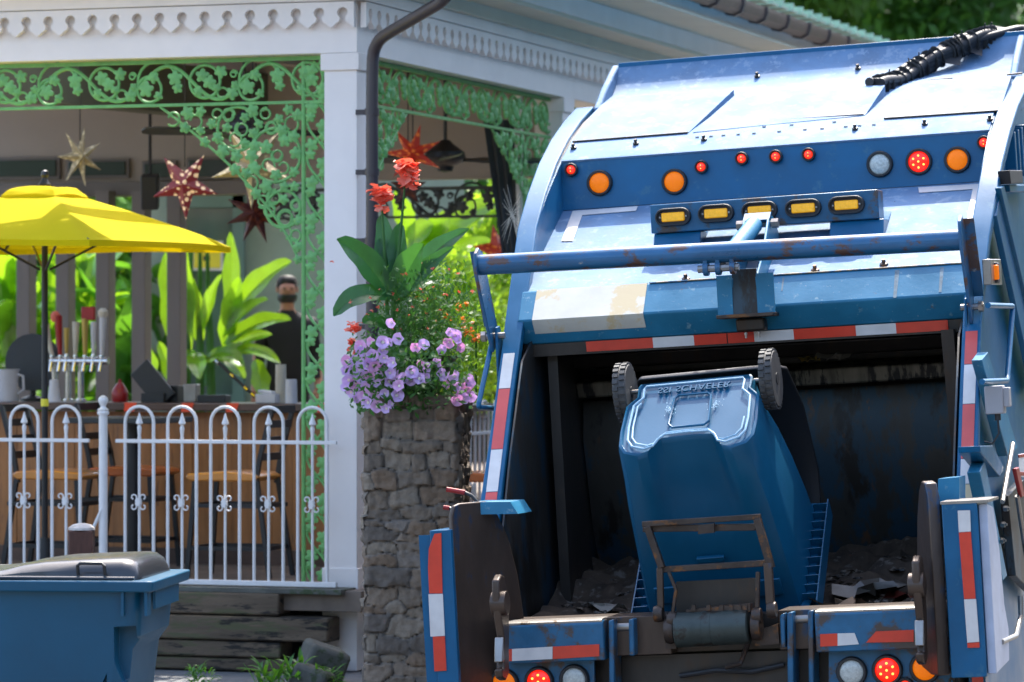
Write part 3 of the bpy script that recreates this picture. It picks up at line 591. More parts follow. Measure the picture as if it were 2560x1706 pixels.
b = MB(); b.box(jb + Vector((.055, .0, .01)), (.03, .08, .09)); b.build('box_cover', 'greyplastic', j, bev=.005)
b = MB(); c0 = jb + Vector((.01, -.02, -.065)); b.tube([c0, c0 + Vector((0, 0, -.03))], .014, 10); b.tube([c0 + Vector((0, 0, -.03)), c0 + Vector((0, 0, -.09)), c0 + Vector((-.03, 0, -.135)), c0 + Vector((-.07, .02, -.125))], .005, 6); b.build('cable', 'rubber', j)
b = MB()
rside('notice', [(2547, 1136), (2600, 1128), (2600, 1200), (2550, 1192)], 'label_white', 1.262, .004)
rside('notice_header', [(2547, 1137), (2600, 1129), (2600, 1137), (2548, 1145)], 'redp', 1.266, .004)
rside('notice_footer', [(2549, 1180), (2600, 1180), (2600, 1188), (2550, 1190)], 'redp', 1.266, .004)
rside('side_lever', [(2540, 1172), (2548, 1168), (2562, 1240), (2556, 1244)], 'redp', 1.30, .02)
for p, q2 in (((2506, 1255), (2532, 1110)), ((2543, 1240), (2570, 1420))):
    b = MB(); b.tube([TP(*p, 0, 1.28), TP(*q2, 0, 1.28)], .012, 8); b.build('side_rod', 'steel', truck)
b = MB(); b.tube([TP(2550, 1490, 0, 1.33), TP(2552, 1540, 0, 1.33), TP(2540, 1590, 0, 1.33), TP(2505, 1605, 0, 1.33)], .012, 8); b.build('side_rod', 'steel', truck)
for p in ((2510, 1272), (2503, 1312), (2500, 1352), (2555, 1310), (2548, 1238)):
    b = MB(); c = TP(*p, 0, 1.24); b.lathe([(.014, 0), (.014, .02), (.007, .02), (.007, .03)], c, (1, -.3, 0), 6); b.build('bolt', 'steel', truck)
rside('side_ladder_plate', [(2520, 1240), (2560, 1200), (2600, 1500), (2540, 1440)], 'grimeblue', 1.22, .04)
# truck body in front of the tailgate, cab and wheels (mostly hidden, they hold the truck up)
b = MB(); b.box((0, 6.6, 1.35), (2.3, 5.7, 2.75)); b.build('body', 'blue', truck, bev=.04)
b = MB(); b.box((0, 10.6, 1.0), (2.35, 1.9, 2.4)); b.build('cab', 'blue', truck, bev=.06)
b = MB(); b.box((0, 6.5, -.2), (.9, 9.5, .25)); b.build('chassis', 'black_steel', truck)
for y in (2.6, 3.9, 10.4):
    for s in (-1, 1):
        b = MB(); b.lathe([(.3, -.15), (.48, -.15), (.5, -.12), (.5, .12), (.48, .15), (.3, .15)], (s * .98, y, -.303), (1, 0, 0), 32); wl = b.build('wheel', 'tread', truck, bev=.01)
        b = MB(); b.lathe([(.29, -.1), (.29, .1), (.1, .13), (.08, .16)], (s * .98, y, -.303), (s, 0, 0), 24); b.build('rim', 'steel', wl)
# hose bundle over the roof (a part that moves with the truck)
def bez(P, n=24):
    out = []
    for i in range(n + 1):
        t = i / n * (len(P) - 1); k = min(int(t), len(P) - 2); u = t - k
        p0, p1, p2, p3 = P[max(0, k - 1)], P[k], P[k + 1], P[min(len(P) - 1, k + 2)]
        out.append(.5 * ((2 * p1) + (p2 - p0) * u + (2 * p0 - 5 * p1 + 4 * p2 - p3) * u * u + (3 * p1 - p0 - 3 * p2 + p3) * u ** 3))
    return out
hb = [roofpt(2190, 236, .04), roofpt(2240, 208, .07), onp(TM, 2330, 150, 1, 3.35), onp(TM, 2420, 108, 1, 3.5), onp(TM, 2480, 92, 1, 3.65), onp(TM, 2540, 90, 1, 3.8), onp(TM, 2640, 88, 1, 4.0)]
hb[1] = onp(TM, 2245, 203, 1, 3.12)
b = MB(); path = bez(hb, 50); b.tube(path, .046, 14)
for k in range(3):
    off = Vector((math.cos(k * 2.1 + .5) * .036, -.012, math.sin(k * 2.1 + .5) * .036)); b.tube([p + off * (1 if i < 34 else 1.3) + Vector((0, 0, .008 * math.sin(i * .5 + k * 2))) for i, p in enumerate(path)], .026, 10)
hs = b.build('hose_bundle', 'rubber', truck)
b = MB(); p2 = [onp(TM, 2440, 100, 1, 3.5), onp(TM, 2500, 84, 1, 3.6), onp(TM, 2552, 72, 1, 3.7), onp(TM, 2556, 80, 1, 3.7)]; b.tube(bez(p2, 14), .02, 10); b.build('loose_hose', 'rubber', hs)
b = MB()
for i in list(range(2, 36, 2)) + [12, 13, 21, 23, 31, 33]:
    p = path[i]; t = (path[i + 1] - path[i - 1]).normalized(); t = (t + Vector((random.uniform(-.3, .3), random.uniform(-.3, .3), 0))).normalized()
    b.lathe([(.062, -.004), (.066, 0), (.062, .004)], p, t, 14)
for i in (6, 12, 14, 22, 24, 31, 33):
    p = path[i]; b.tube([p + Vector((0, -.04, .035)), p + Vector((random.uniform(-.02, .02), -.05, .075))], .004, 5)
b.build('cable_tie', 'cord', hs)
b = MB()
for i, sx in ((14, -1), (19, 1), (27, -1)):
    p = path[i]; q = path[i + 5]; b.add([p + Vector((0, -.035, .02)), q + Vector((0, -.035, .02)), (p + q) / 2 + Vector((0, -.05, .06)), (p + q) / 2 + Vector((0, .02, .05))], [(0, 1, 2), (0, 2, 3), (1, 3, 2)])
for i in (18, 24, 29):
    p = path[i]; q = path[i + 6]; b.add([p + Vector((0, -.04, -.03)), q + Vector((0, -.03, -.03)), (p + q) / 2 + Vector((.05, -.06, -.09)), (p + q) / 2 + Vector((0, .0, -.06))], [(0, 1, 2), (0, 2, 3), (1, 3, 2)])
b.build('torn_wrap', 'rubber', hs)
# lifter frame (cart tipper)
def tb(pts, y, sq, m_='rusty', name='lifter_bar'):
    b = MB(); P = [TP(*p, 1, y) for p in pts]; b.tube(P, sq, 4); return b.build(name, m_, truck, bev=.003)
YF = -.17
tb([(1606, 1311), (1902, 1292)], YF, .018); tb([(1608, 1322), (1890, 1318)], YF + .03, .022, 'rusty')
tb([(1618, 1316), (1655, 1420)], YF, .022); tb([(1893, 1298), (1928, 1420)], YF, .024)
tb([(1645, 1425), (1930, 1407)], YF + .02, .020)
tb([(1650, 1420), (1652, 1520)], YF, .02, 'brownsteel'); tb([(1920, 1408), (1926, 1510)], YF, .026, 'brownsteel')
tb([(1672, 1430), (1690, 1475), (1680, 1545)], YF, .011); tb([(1895, 1430), (1893, 1520)], YF, .014)
for p in ((1647, 1535), (1930, 1525), (1681, 1550), (1893, 1540)):
    b = MB(); c = TP(*p, 1, YF); b.lathe([(.035, -.02), (.04, 0), (.035, .02)], c, (1, 0, 0), 16); b.build('lifter_pivot', 'rusty', truck)
c0, c1 = TP(1690, 1576, 1, -.15), TP(1874, 1566, 1, -.15)
b = MB(); ax = (c1 - c0); L_ = ax.length; b.lathe([(.072, 0), (.079, .004), (.079, L_ * .38), (.081, L_ * .385), (.081, L_ * .5), (.079, L_ * .505), (.079, L_ - .004), (.072, L_)], c0, ax, 32); b.build('rotary_actuator', mat('dirty green grey casting', (.05, .065, .06), .5, .4, .3, 8, .2, 30, [((.03, .025, .02), .47, 8), ((.03, .09, .08), .36, 7)]), truck)
for p in ((1676, 1575), (1892, 1566)):
    b = MB(); c = TP(*p, 1, -.15); b.lathe([(.06, -.02), (.065, 0), (.06, .02), (.03, .025)], c, (1, 0, 0), 20); b.build('actuator_end', 'rusty', truck)
tplate('actuator_mount', [(1663, 1560), (1688, 1560), (1690, 1622), (1664, 1622)], 'rusty', -.12, .1); tplate('actuator_mount', [(1885, 1580), (1945, 1560), (1948, 1610), (1888, 1615)], 'rusty', -.12, .1)
tplate('lifter_plate', [(1715, 1525), (1875, 1510), (1875, 1530), (1715, 1535)], 'rusty', -.16, .08)
for px in (1733, 1770, 1802, 1826, 1846, 1862): tplate('plate_tooth', [(px - 5, 1528), (px - 4, 1514), (px + 5, 1513), (px + 6, 1527)], 'rusty', -.17, .02)
tplate('lifter_back', [(1690, 1455), (1892, 1445), (1892, 1530), (1690, 1535)], 'black_steel', -.03, .03)
tplate('lifter_latch', [(1745, 1313), (1785, 1309), (1785, 1332), (1745, 1336)], 'rusty', -.20, .03)
# ================= tipped cart held upside down in the hopper =================
def wheel_cart(parent, c, ax, r, wd, tread='tread'):
    ax = Vector(ax).normalized(); b = MB(); b.lathe([(r * .68, -wd / 2), (r * .9, -wd / 2), (r * .95, -wd * .35), (r * .95, wd * .35), (r * .9, wd / 2), (r * .68, wd / 2)], c, ax, 40)
    u = ax.orthogonal().normalized(); v = ax.cross(u)
    for k in range(26):
        a = 2 * math.pi * k / 26; d = u * math.cos(a) + v * math.sin(a); t = ax.cross(d)
        for sg in (-1, 1):
            aa = a + (.06 if sg > 0 else -.06); d = u * math.cos(aa) + v * math.sin(aa); t = ax.cross(d)
            b.box(Vector(c) + d * r * .965 + ax * sg * wd * .26, (wd * .40, r * .13, r * .07), Matrix((ax, t, d)).transposed())
    w_ = b.build('wheel', tread, parent)
    b = MB()
    b.lathe([(r * .70, -wd * .3), (r * .70, wd * .3), (r * .62, wd * .3), (r * .62, -wd * .3)], c, ax, 32)
    for k in range(5):
        a = 2 * math.pi * k / 5 + .3; d = u * math.cos(a) + v * math.sin(a); t = ax.cross(d); b.box(Vector(c) + d * r * .36, (wd * .4, r * .14, r * .6), Matrix((ax, t, d)).transposed())
    b.lathe([(r * .2, -wd * .55), (r * .2, wd * .55), (r * .1, wd * .6)], c, ax, 16); b.build('rim', 'rubber', w_)
    return w_
def cart_sec(sx, sv, notch, vo=0):
    # cross-section of the cart: x across, v towards the wheel side
    P = [(-.265, .235), (.265, .235), (.275, .215), (.272, .14), (.30 + .0 * notch, .105), (.318, .08), (.325, -.10), (.32, -.20), (.29, -.255), (.22, -.285), (.175, -.265), (.155, -.215 + .0 * notch), (.12, -.18), (0, -.175),
         (-.12, -.18), (-.155, -.215), (-.175, -.265), (-.22, -.285), (-.29, -.255), (-.32, -.20), (-.325, -.10), (-.318, .08), (-.30, .105), (-.272, .14), (-.275, .215)]
    Q = [(-.30, .27), (.30, .27), (.325, .25), (.33, .18), (.33, .12), (.33, .08), (.33, -.10), (.33, -.22), (.31, -.27), (.27, -.285), (.2, -.285), (.15, -.285), (.1, -.285), (0, -.285),
         (-.1, -.285), (-.15, -.285), (-.2, -.285), (-.27, -.285), (-.31, -.27), (-.33, -.22), (-.33, -.10), (-.33, .08), (-.33, .12), (-.33, .18), (-.325, .25)]
    return [((a[0] * (1 - notch) + q[0] * notch) * sx, (a[1] * (1 - notch) + q[1] * notch) * sv + vo) for a, q in zip(P, Q)]
tipped = bpy.data.objects.new('recycling_cart', None); sc.collection.objects.link(tipped)
A = Vector((.03, .64, -.77)).normalized(); X = Vector((1, 0, .035)); X = (X - A * X.dot(A)).normalized(); V = X.cross(A) * 1.0
if V.z < 0: V = -V
c0 = TP(1726, 1028, 1, .06)
X = -X
cm = Matrix(((X.x, V.x, A.x, c0.x), (X.y, V.y, A.y, c0.y), (X.z, V.z, A.z, c0.z), (0, 0, 0, 1)))
tipped.matrix_world = TM @ cm
tag(tipped, 'blue wheeled cart tipped upside down into the hopper of the truck', 'wheeled cart')
b = MB(); secs = []
for z, sx, sv, nt_ in ((0.012, .93, .93, 0), (0, .955, .955, 0), (.006, .985, .985, 0), (.03, 1, 1, 0), (.2, 1.03, 1.03, .12), (.35, 1.06, 1.06, .5), (.55, 1.08, 1.1, .85), (.8, 1.12, 1.18, 1), (.98, 1.15, 1.24, 1)):
    secs.append([(x, v, z) for x, v in cart_sec(sx, sv, nt_)])
b.loft(secs); body = b.build('body', 'bin', tipped, bev=.0)
b = MB(); ins = [(x, v, -.004) for x, v in cart_sec(.86, .86, 0)]; b.tube(ins, .0055, 6, closed=True)
P2 = cart_sec(.80, .78, 0); b.tube([(x, v, -.003) for x, v in P2[4:21]], .0045, 6); b.build('base_bead', 'scuff', body)
b = MB(); rr = [(-.085, .10), (-.07, .12), (.07, .12), (.085, .10), (.095, -.08), (.075, -.105), (-.075, -.105), (-.095, -.08)]; b.tube([(x, v, .0) for x, v in rr], .006, 6, closed=True); b.build('base_recess', 'bin', body)
# opening rim and ribs
def outline(s, z, e=0): return [(x * s, v * s * 1.05, z) for x, v in cart_sec(1.15, 1.2, 1)]
b = MB(); a1 = outline(1.0, .95); a2 = outline(1.09, .95); a3 = outline(1.09, 1.03); a4 = outline(1.0, 1.03); n = len(a1)
b.add(a1 + a2 + a3 + a4, [(i, (i + 1) % n, n + (i + 1) % n, n + i) for i in range(n)] + [(n + i, n + (i + 1) % n, 2 * n + (i + 1) % n, 2 * n + i) for i in range(n)] + [(2 * n + i, 2 * n + (i + 1) % n, 3 * n + (i + 1) % n, 3 * n + i) for i in range(n)] + [(3 * n + i, 3 * n + (i + 1) % n, (i + 1) % n, i) for i in range(n)])
b.build('rim', 'bin', tipped)
for s in (-1, 1):
    b = MB()
    for k in range(11): b.box((s * .405, -.30 + k * .062, .965), (.07, .005, .11))
    b.box((s * .442, 0, .965), (.006, .70, .11)); b.build('rim_rib', 'bin', tipped)
b = MB(); b.box((0, -.355, .80), (.60, .012, .10)); b.box((0, -.33, .62), (.13, .02, .03)); b.build('catch_bar', 'bin', tipped, bev=.004)
axp = .215
for s in (-1, 1): wheel_cart(tipped, (s * .345, axp + .015, .045), (1, .0, 0), .142, .062)
b = MB(); b.tube([(-.34, axp + .015, .045), (.34, axp + .015, .045)], .011, 10); b.build('axle', 'steel', tipped)
# lid hanging open behind the cart
b = MB(); secs = []
for z, wv, y in ((1.0, .40, .36), (.85, .40, .50), (.5, .39, .56), (.22, .37, .50), (.14, .33, .43)):
    secs.append([(-wv, y, z), (wv, y, z), (wv - .01, y + .03, z), (-wv + .01, y + .03, z)])
b.loft(secs); b.build('lid', 'blackmetal', tipped, bev=.01)
for (px, py, n_) in ((.10, .03, 70), (-.115, .03, 40)):
    b = MB()
    for k in range(n_):
        a = random.random() * 6.28; rr_ = min(.04, abs(random.gauss(0, .016))); b.box((px + math.cos(a) * rr_, py + math.sin(a) * rr_ * 1.6, -.0005), (.003, .003 + random.random() * .004, .002))
    b.build('scuff_mark', 'scuff', body)
# embossed maker name on the base, reads reversed top to bottom because the cart is upside down
def text_obj(name, s, size, mtx, parent, m_, ext=.002, align='CENTER', xs=1):
    cu = bpy.data.curves.new(name, 'FONT'); cu.body = s; cu.size = size; cu.extrude = ext; cu.align_x = align; cu.align_y = 'CENTER'; cu.space_character = 1.1
    o = bpy.data.objects.new(name, cu); sc.collection.objects.link(o); dg = bpy.context.evaluated_depsgraph_get(); dg.update()
    me = bpy.data.meshes.new_from_object(o.evaluated_get(dg)); bpy.data.objects.remove(o); me.name = name; me.materials.clear(); me.materials.append(M[m_])
    me.transform(mtx @ Matrix.Diagonal((xs, 1, 1, 1))); q = bpy.data.objects.new(name, me); sc.collection.objects.link(q); q.parent = parent; return q
# text plane: letters along +x, letter-up along -y (seen flipped), facing -z
text_obj('maker_lettering', 'SSI SCHAEFER', .056, Matrix.Translation((0, .165, -.0005)) @ Matrix(((-1, 0, 0, 0), (0, -1, 0, 0), (0, 0, -1, 0), (0, 0, 0, 1))), body, 'bin', .005, xs=.92)

# ================= refuse in the hopper =================
root = MB(); gv = []; gf = []; nx, ny = 70, 34
def th_(x, y): return -.15 + .31 * (y / 1.9) + .09 * noise.noise(Vector((x * 2.2, y * 2.2, 3))) + .07 * noise.noise(Vector((x * 7, y * 7, 1))) + .03 * noise.noise(Vector((x * 19, y * 19, 5)))
for j in range(ny + 1):
    for i in range(nx + 1):
        x = -1.05 + 2.1 * i / nx; y = .18 + 1.85 * j / ny; gv.append(TM @ Vector((x, y, th_(x, y))))
for j in range(ny):
    for i in range(nx): a = j * (nx + 1) + i; gf.append((a, a + 1, a + nx + 2, a + nx + 1))
root.add(gv, gf); tag(root.build('refuse', 'trash', norm=False), 'dark compacted refuse heaped along the bottom of the hopper', 'refuse', kind='stuff')
def crumple(b, c, s, seed):
    rnd = random.Random(seed); n = 5; vs = []
    for j in range(n):
        for i in range(n):
            vs.append(Vector(c) + Vector(((i / 4 - .5) * s, (j / 4 - .5) * s * .8, 0)) + Vector((rnd.uniform(-1, 1), rnd.uniform(-1, 1), rnd.uniform(-.2, 1.6))) * s * .2)
    b.add([TM @ p for p in vs], [(j * n + i, j * n + i + 1, (j + 1) * n + i + 1, (j + 1) * n + i) for j in range(n - 1) for i in range(n - 1)])
b = MB()
for k in range(150):
    x = random.uniform(.35, 1.0) if k % 3 else random.uniform(-.95, -.3); y = random.uniform(.2, 1.5); crumple(b, (x, y, th_(x, y) + .01), random.uniform(.025, .07), k)
tag(b.build('litter_scraps', mat('mixed litter', (.10, .075, .055), .6, 0, .8, 14, .2, 30, [((.03, .03, .03), .46, 9), ((.24, .2, .15), .36, 11)]), norm=False, flat=True), 'small torn scraps of paper and packaging strewn over the refuse', 'litter', kind='stuff')
for (px, py, y, s, m_, nm, lb, ct, sd_) in (
    (2165, 1385, .9, .26, 'bag', 'plastic_bag', 'crumpled grey plastic bag on top of the refuse at the back of the hopper', 'plastic bag', 3),
    (2230, 1430, .6, .2, 'bag', 'plastic_bag', 'smaller grey plastic bag on the refuse beside the right guide plate', 'plastic bag', 5),
    (2250, 1385, .95, .14, 'redbag', 'wrapper', 'dark red wrapper on the refuse behind the grey bags', 'wrapper', 8),
    (2100, 1470, .45, .24, 'card', 'cardboard_piece', 'torn brown cardboard lying flat on the refuse near the sill', 'cardboard', 11),
    (2195, 1485, .35, .08, 'paper', 'paper_scrap', 'small cream paper scrap on the refuse near the sill', 'paper', 13),
    (1510, 1415, .8, .16, 'paper', 'paper_scrap', 'folded pale paper lying on refuse in the left half of the hopper', 'paper', 17)):
    c = TP(px, py, 1, y); b = MB(); c.z = th_(c.x, y) + .012; crumple(b, c, s, sd_); o = b.build(nm, m_, norm=False); tag(o, lb, ct)
c = TP(2075, 995, 1, 1.9); b = MB(); c.z = 1.06; crumple(b, (c.x, 1.95, 1.145), .16, 23); tag(b.build('plastic_bag', 'paper', norm=False), 'pale plastic bag caught on the ledge inside the hopper', 'plastic bag')
c = TP(2040, 1000, 1, 1.9); b = MB(); crumple(b, (c.x - .02, 1.9, 1.14), .09, 24); tag(b.build('wrapper', 'gold', norm=False), 'yellow wrapper caught on the ledge beside the pale bag', 'wrapper')

# ================= standing cart at the left =================
CY = 15.5; cl = at(238, 1435, CY)
cart = empty('recycling_cart', (at(238, 1435, CY).x - .0, CY, 0), R(-6), label='large blue wheeled cart with closed dark grey lid standing on the street', cat='wheeled cart')
zt = cl.z; S = F / CY
def cp(px, py): q = at(px, py, CY - .38); return (q.x - cart.location.x, q.z)
def csec(z, xl, xr, hy, r=.06, notch=0):
    P = []
    for (cx_, cy_, a0) in ((xr, hy, 0), (xl, hy, 90), (xl, -hy, 180), (xr, -hy, 270)):
        sx = 1 if cx_ == xr else -1; sy = 1 if cy_ > 0 else -1
        for k in range(4): a = R(a0 + k * 30); P.append((cx_ - sx * r + math.cos(a) * r, cy_ - sy * r + math.sin(a) * r, z))
    return P
x_r = cp(420, 1500)[0] - .075; x_l = -.62
b = MB(); b.loft([csec(.06, x_l + .16, x_r - .14, .27), csec(.10, x_l + .14, x_r - .13, .28), csec(zt - .30, x_l + .06, x_r - .055, .35), csec(zt - .24, x_l + .05, x_r - .012, .355), csec(zt - .02, x_l + .01, x_r + .005, .375)])
body2 = b.build('body', 'bin2', cart)
def carve(o, cutters):
    for c in cutters:
        c.data.materials.clear(); md = o.modifiers.new('cut', 'BOOLEAN'); md.operation = 'DIFFERENCE'; md.object = c; md.solver = 'EXACT'
    dg = bpy.context.evaluated_depsgraph_get(); dg.update(); me = bpy.data.meshes.new_from_object(o.evaluated_get(dg)); o.modifiers.clear(); o.data = me
    for p in me.polygons: p.material_index = 0; p.use_smooth = True
    me.set_sharp_from_angle(angle=R(35))
    for c in cutters: bpy.data.objects.remove(c)
    b_ = o.modifiers.new('bevel', 'BEVEL'); b_.width = .006; b_.segments = 3; b_.limit_method = 'ANGLE'; b_.angle_limit = R(30)
ck = []
b = MB(); b.prism([(x_r - .115, zt - .20), (x_r - .025, zt - .195), (x_r - .02, zt - .33), (x_r - .04, zt - .40), (x_r - .085, zt - .435), (x_r - .115, zt - .35)], -.5, -.26, 1); ck.append(b.build('cut', 'bin2', cart))
b = MB(); b.prism([(x_r - .05, zt - .43), (x_r + .2, zt - .36), (x_r + .2, 0), (x_r - .06, 0)], -.5, .5, 1); ck.append(b.build('cut', 'bin2', cart))
b = MB(); b.prism([(-.9, zt - .46), (x_r - .24, zt - .46), (x_r - .17, zt - .44), (x_r - .15, zt - .40), (x_r - .145, 0), (-.9, 0)], -.5, -.30, 1); ck.append(b.build('cut', 'bin2', cart))
carve(body2, ck)
b = MB(); b.loft([csec(zt - .05, x_l - .03, x_r + .058, .415, .03), csec(zt - .004, x_l - .03, x_r + .064, .42, .03)]); b.build('rim', 'bin2', cart, bev=.006)
b = MB()
for xx in (x_r - .07, x_r + .03): b.box((xx, -.36, zt - .10), (.012, .08, .10))
b.box((x_r + .035, 0, zt - .085), (.012, .5, .09)); b.build('rim_gusset', 'bin2', cart)
for s in (-1, 1): wheel_cart(cart, (x_r - .10, s * .30, .14), (0, 1, 0), .14, .06)
b = MB(); b.tube([(x_r - .10, -.3, .14), (x_r - .10, .3, .14)], .012, 8); b.build('axle', 'steel', cart)
# lid: dome sloping away to the left, bulged box over the right half
b = MB(); secs = []
hl = [(-.66, .004, .38), (-.55, .012, .39), (-.42, .028, .39), (-.32, .045, .38), (-.25, .066, .37), (-.16, .080, .36), (.0, .090, .35), (.17, .098, .34), (.205, .092, .335), (.228, .075, .33), (.243, .04, .325), (.25, .0, .32)]
hl = [(x + x_r - .262, h * .86, y) for x, h, y in hl]
for x, h, hy in hl:
    secs.append([(x, -hy, zt - .004), (x, -hy + .005, zt + h * .45), (x, -hy + .035, zt + h * .85), (x, -hy + .08, zt + h), (x, -hy * .3, zt + h * 1.07), (x, 0, zt + h * 1.09), (x, hy * .3, zt + h * 1.07), (x, hy - .08, zt + h), (x, hy - .035, zt + h * .85), (x, hy - .005, zt + h * .45), (x, hy, zt - .004)])
b.loft(secs); ld = b.build('lid', 'lid', cart)
b = MB(); hx0, hx1 = cp(220, 1400)[0], cp(288, 1400)[0]
b.tube([(hx0, -.385, zt + .02), (hx0, -.40, zt + .06), (hx0 + .012, -.40, zt + .07), (hx1 - .012, -.40, zt + .07), (hx1, -.40, zt + .06), (hx1, -.385, zt + .02)], .0075, 8); b.build('handle', 'blackmetal', ld)
b = MB(); b.tube([(-.6, -.392, zt + .006), (x_r - .02, -.392, zt + .006)], .008, 8); b.build('lid_lip', 'lid', ld)
# ================= pavilion (porch bar) =================
BA = R(18.3)
BMx = Matrix.Translation(Vector((-.903, 21, 0))) @ Matrix.Rotation(-BA, 4, 'Z')
def BP(px, py, ax, val): return onp(BMx, px, py, ax, val)
pav = bpy.data.objects.new('pavilion', None); sc.collection.objects.link(pav); pav.matrix_world = BMx
tag(pav, 'white porch pavilion with scalloped fascia, green ironwork and corner post', 'pavilion')
ZF, ZB, ZT = .67, 3.80, 4.10                # floor, beam underside, beam top
def bb(name, c, d, m_, par=None, bev=.004): b = MB(); b.box(c, d); return b.build(name, m_, par or pav, bev=bev)
XL, YD = -5.2, 4.45
# posts
def post(x, y, zb=.2):
    o = bb('post', (x, y, (zb + ZB - .002) / 2), (.205, .205, ZB - .002 - zb), 'white')
    bb('post_cap', (x, y, ZB - .052), (.24, .24, .10), 'white', o); bb('post_base', (x, y, zb + .45), (.225, .225, .3), 'white', o)
post(-.105, .105, .19); post(-.105, 4.1); post(-4.3, .105, .19)
# beams
bb('beam', ((XL) / 2 - .0, .125, (ZB + ZT) / 2 + .02), (-XL, .25, ZT - ZB + .04), 'white')
bb('side_beam', (-.125, 2.252 + 3.5, (ZB + ZT) / 2 + .02), (.25, 11.0, ZT - ZB + .04), 'white')
bb('cornice', (XL / 2 + .03, -.03, ZT + .035), (-XL + .1, .06, .07), 'white'); bb('side_cornice', (.03, 5.6, ZT + .035), (.06, 11.3, .07), 'white')
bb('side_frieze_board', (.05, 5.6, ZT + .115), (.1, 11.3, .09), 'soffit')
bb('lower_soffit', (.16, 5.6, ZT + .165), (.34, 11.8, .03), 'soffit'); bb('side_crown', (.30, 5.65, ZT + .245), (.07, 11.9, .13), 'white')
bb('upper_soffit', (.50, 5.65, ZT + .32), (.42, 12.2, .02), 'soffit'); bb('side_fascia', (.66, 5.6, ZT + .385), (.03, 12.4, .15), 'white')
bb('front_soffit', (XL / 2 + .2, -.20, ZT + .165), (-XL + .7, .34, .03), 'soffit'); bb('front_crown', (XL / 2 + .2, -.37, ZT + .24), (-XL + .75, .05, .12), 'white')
bb('front_fascia', (XL / 2 + .3, -.60, ZT + .385), (-XL + .8, .03, .15), 'white')
# scalloped trim with keyhole cut-outs
def trim(n0, n1, fn, name):
    p = .145; b = MB()
    for k in range(n0, n1):
        x0 = k * p; arc = []
        for j in range(11):
            a = R(-50 + 28 * j); arc.append((.0725 + math.cos(a) * .031, .088 + math.sin(a) * .029))
        pts = [(0, .0), (.01, .0), (.03, .022), (.048, .034), (.0575, .05)] + [(.145 - x, z) for x, z in arc][0:11] + [(.0875, .05), (.097, .034), (.115, .022), (.135, .0), (.145, .0)]
        left = [(0, .15), (0, 0), (.012, .004), (.03, .022), (.05, .034), (.056, .052)]; circ = []
        for j in range(13): a = R(-125 - 24.2 * j); circ.append((.0725 + math.cos(a) * .033, .086 + math.sin(a) * .031))
        right = [(.089, .052), (.095, .034), (.115, .022), (.133, .004), (.145, 0), (.145, .15)]
        pts = left + circ + right
        b.add([fn(x0 + x, 0, 3.945 + z) for x, z in pts] + [fn(x0 + x, 1, 3.945 + z) for x, z in pts],
              [tuple(range(len(pts))), tuple(range(2 * len(pts) - 1, len(pts) - 1, -1))] + [(i, len(pts) + i, len(pts) + (i + 1) % len(pts), (i + 1) % len(pts)) for i in range(len(pts)) if i != len(pts) - 1])
    return b.build(name, 'white', pav)
trim(-36, 0, lambda x, d, z: (x, -.055 + .035 * d, z), 'scalloped_trim')
trim(0, 60, lambda x, d, z: (.055 - .035 * d, x + .003, z), 'scalloped_trim')
# ceiling, roof, rafters; unseen gap added so sun reaches the umbrella
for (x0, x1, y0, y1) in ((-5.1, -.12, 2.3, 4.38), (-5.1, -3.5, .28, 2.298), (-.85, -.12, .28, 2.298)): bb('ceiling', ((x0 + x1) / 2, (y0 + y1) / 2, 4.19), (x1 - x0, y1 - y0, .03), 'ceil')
for (x0, x1, y0, y1) in ((-5.3, .7, 2.3, 4.5), (-5.3, -3.5, -.6, 2.298), (-.85, .7, -.6, 2.298)): bb('roof_deck', ((x0 + x1) / 2, (y0 + y1) / 2, 4.62), (x1 - x0, y1 - y0, .06), 'gutter')
bb('side_roof', (.40, 7.9, 4.62), (.64, 7.0, .05), 'gutter'); 
b = MB(); b.prism([(.70, 4.56), (.74, 4.56), (-.1, 5.05), (-.14, 5.05)], -.9, 11.9, 1); rs = b.build('roof_slope', mat('grey roof slate', (.16, .15, .13), .7, 0, .3, 20, .3), pav)
# gutter with brackets on the side eave
b = MB(); b.prism([(.70, 4.60), (.70, 4.535), (.725, 4.50), (.78, 4.49), (.83, 4.515), (.845, 4.56), (.845, 4.60), (.835, 4.60), (.83, 4.565), (.815, 4.525), (.78, 4.503), (.735, 4.51), (.712, 4.54), (.712, 4.60)], -.8, 12, 1); gt = b.build('gutter', 'gutter', pav)
for k in range(18):
    y = .2 + k * .68; b = MB(); b.prism([(.69, 4.605), (.69, 4.525), (.72, 4.488), (.78, 4.476), (.84, 4.502), (.86, 4.56), (.86, 4.605)], y, y + .05, 1); b.build('gutter_bracket', 'pipe', gt)
for k in range(26):
    y = 3.5 + k * .32; b = MB(); b.box((.55, y, 4.72), (.22, .22, .02)); b.box((.55, y, 4.76), (.20, .03, .05)); b.build('verdigris_tile', mat('verdigris tile', (.3, .45, .35), .6, 0, .2, 12) if k == 0 else VT, pav); VT = bpy.data.materials['verdigris tile']
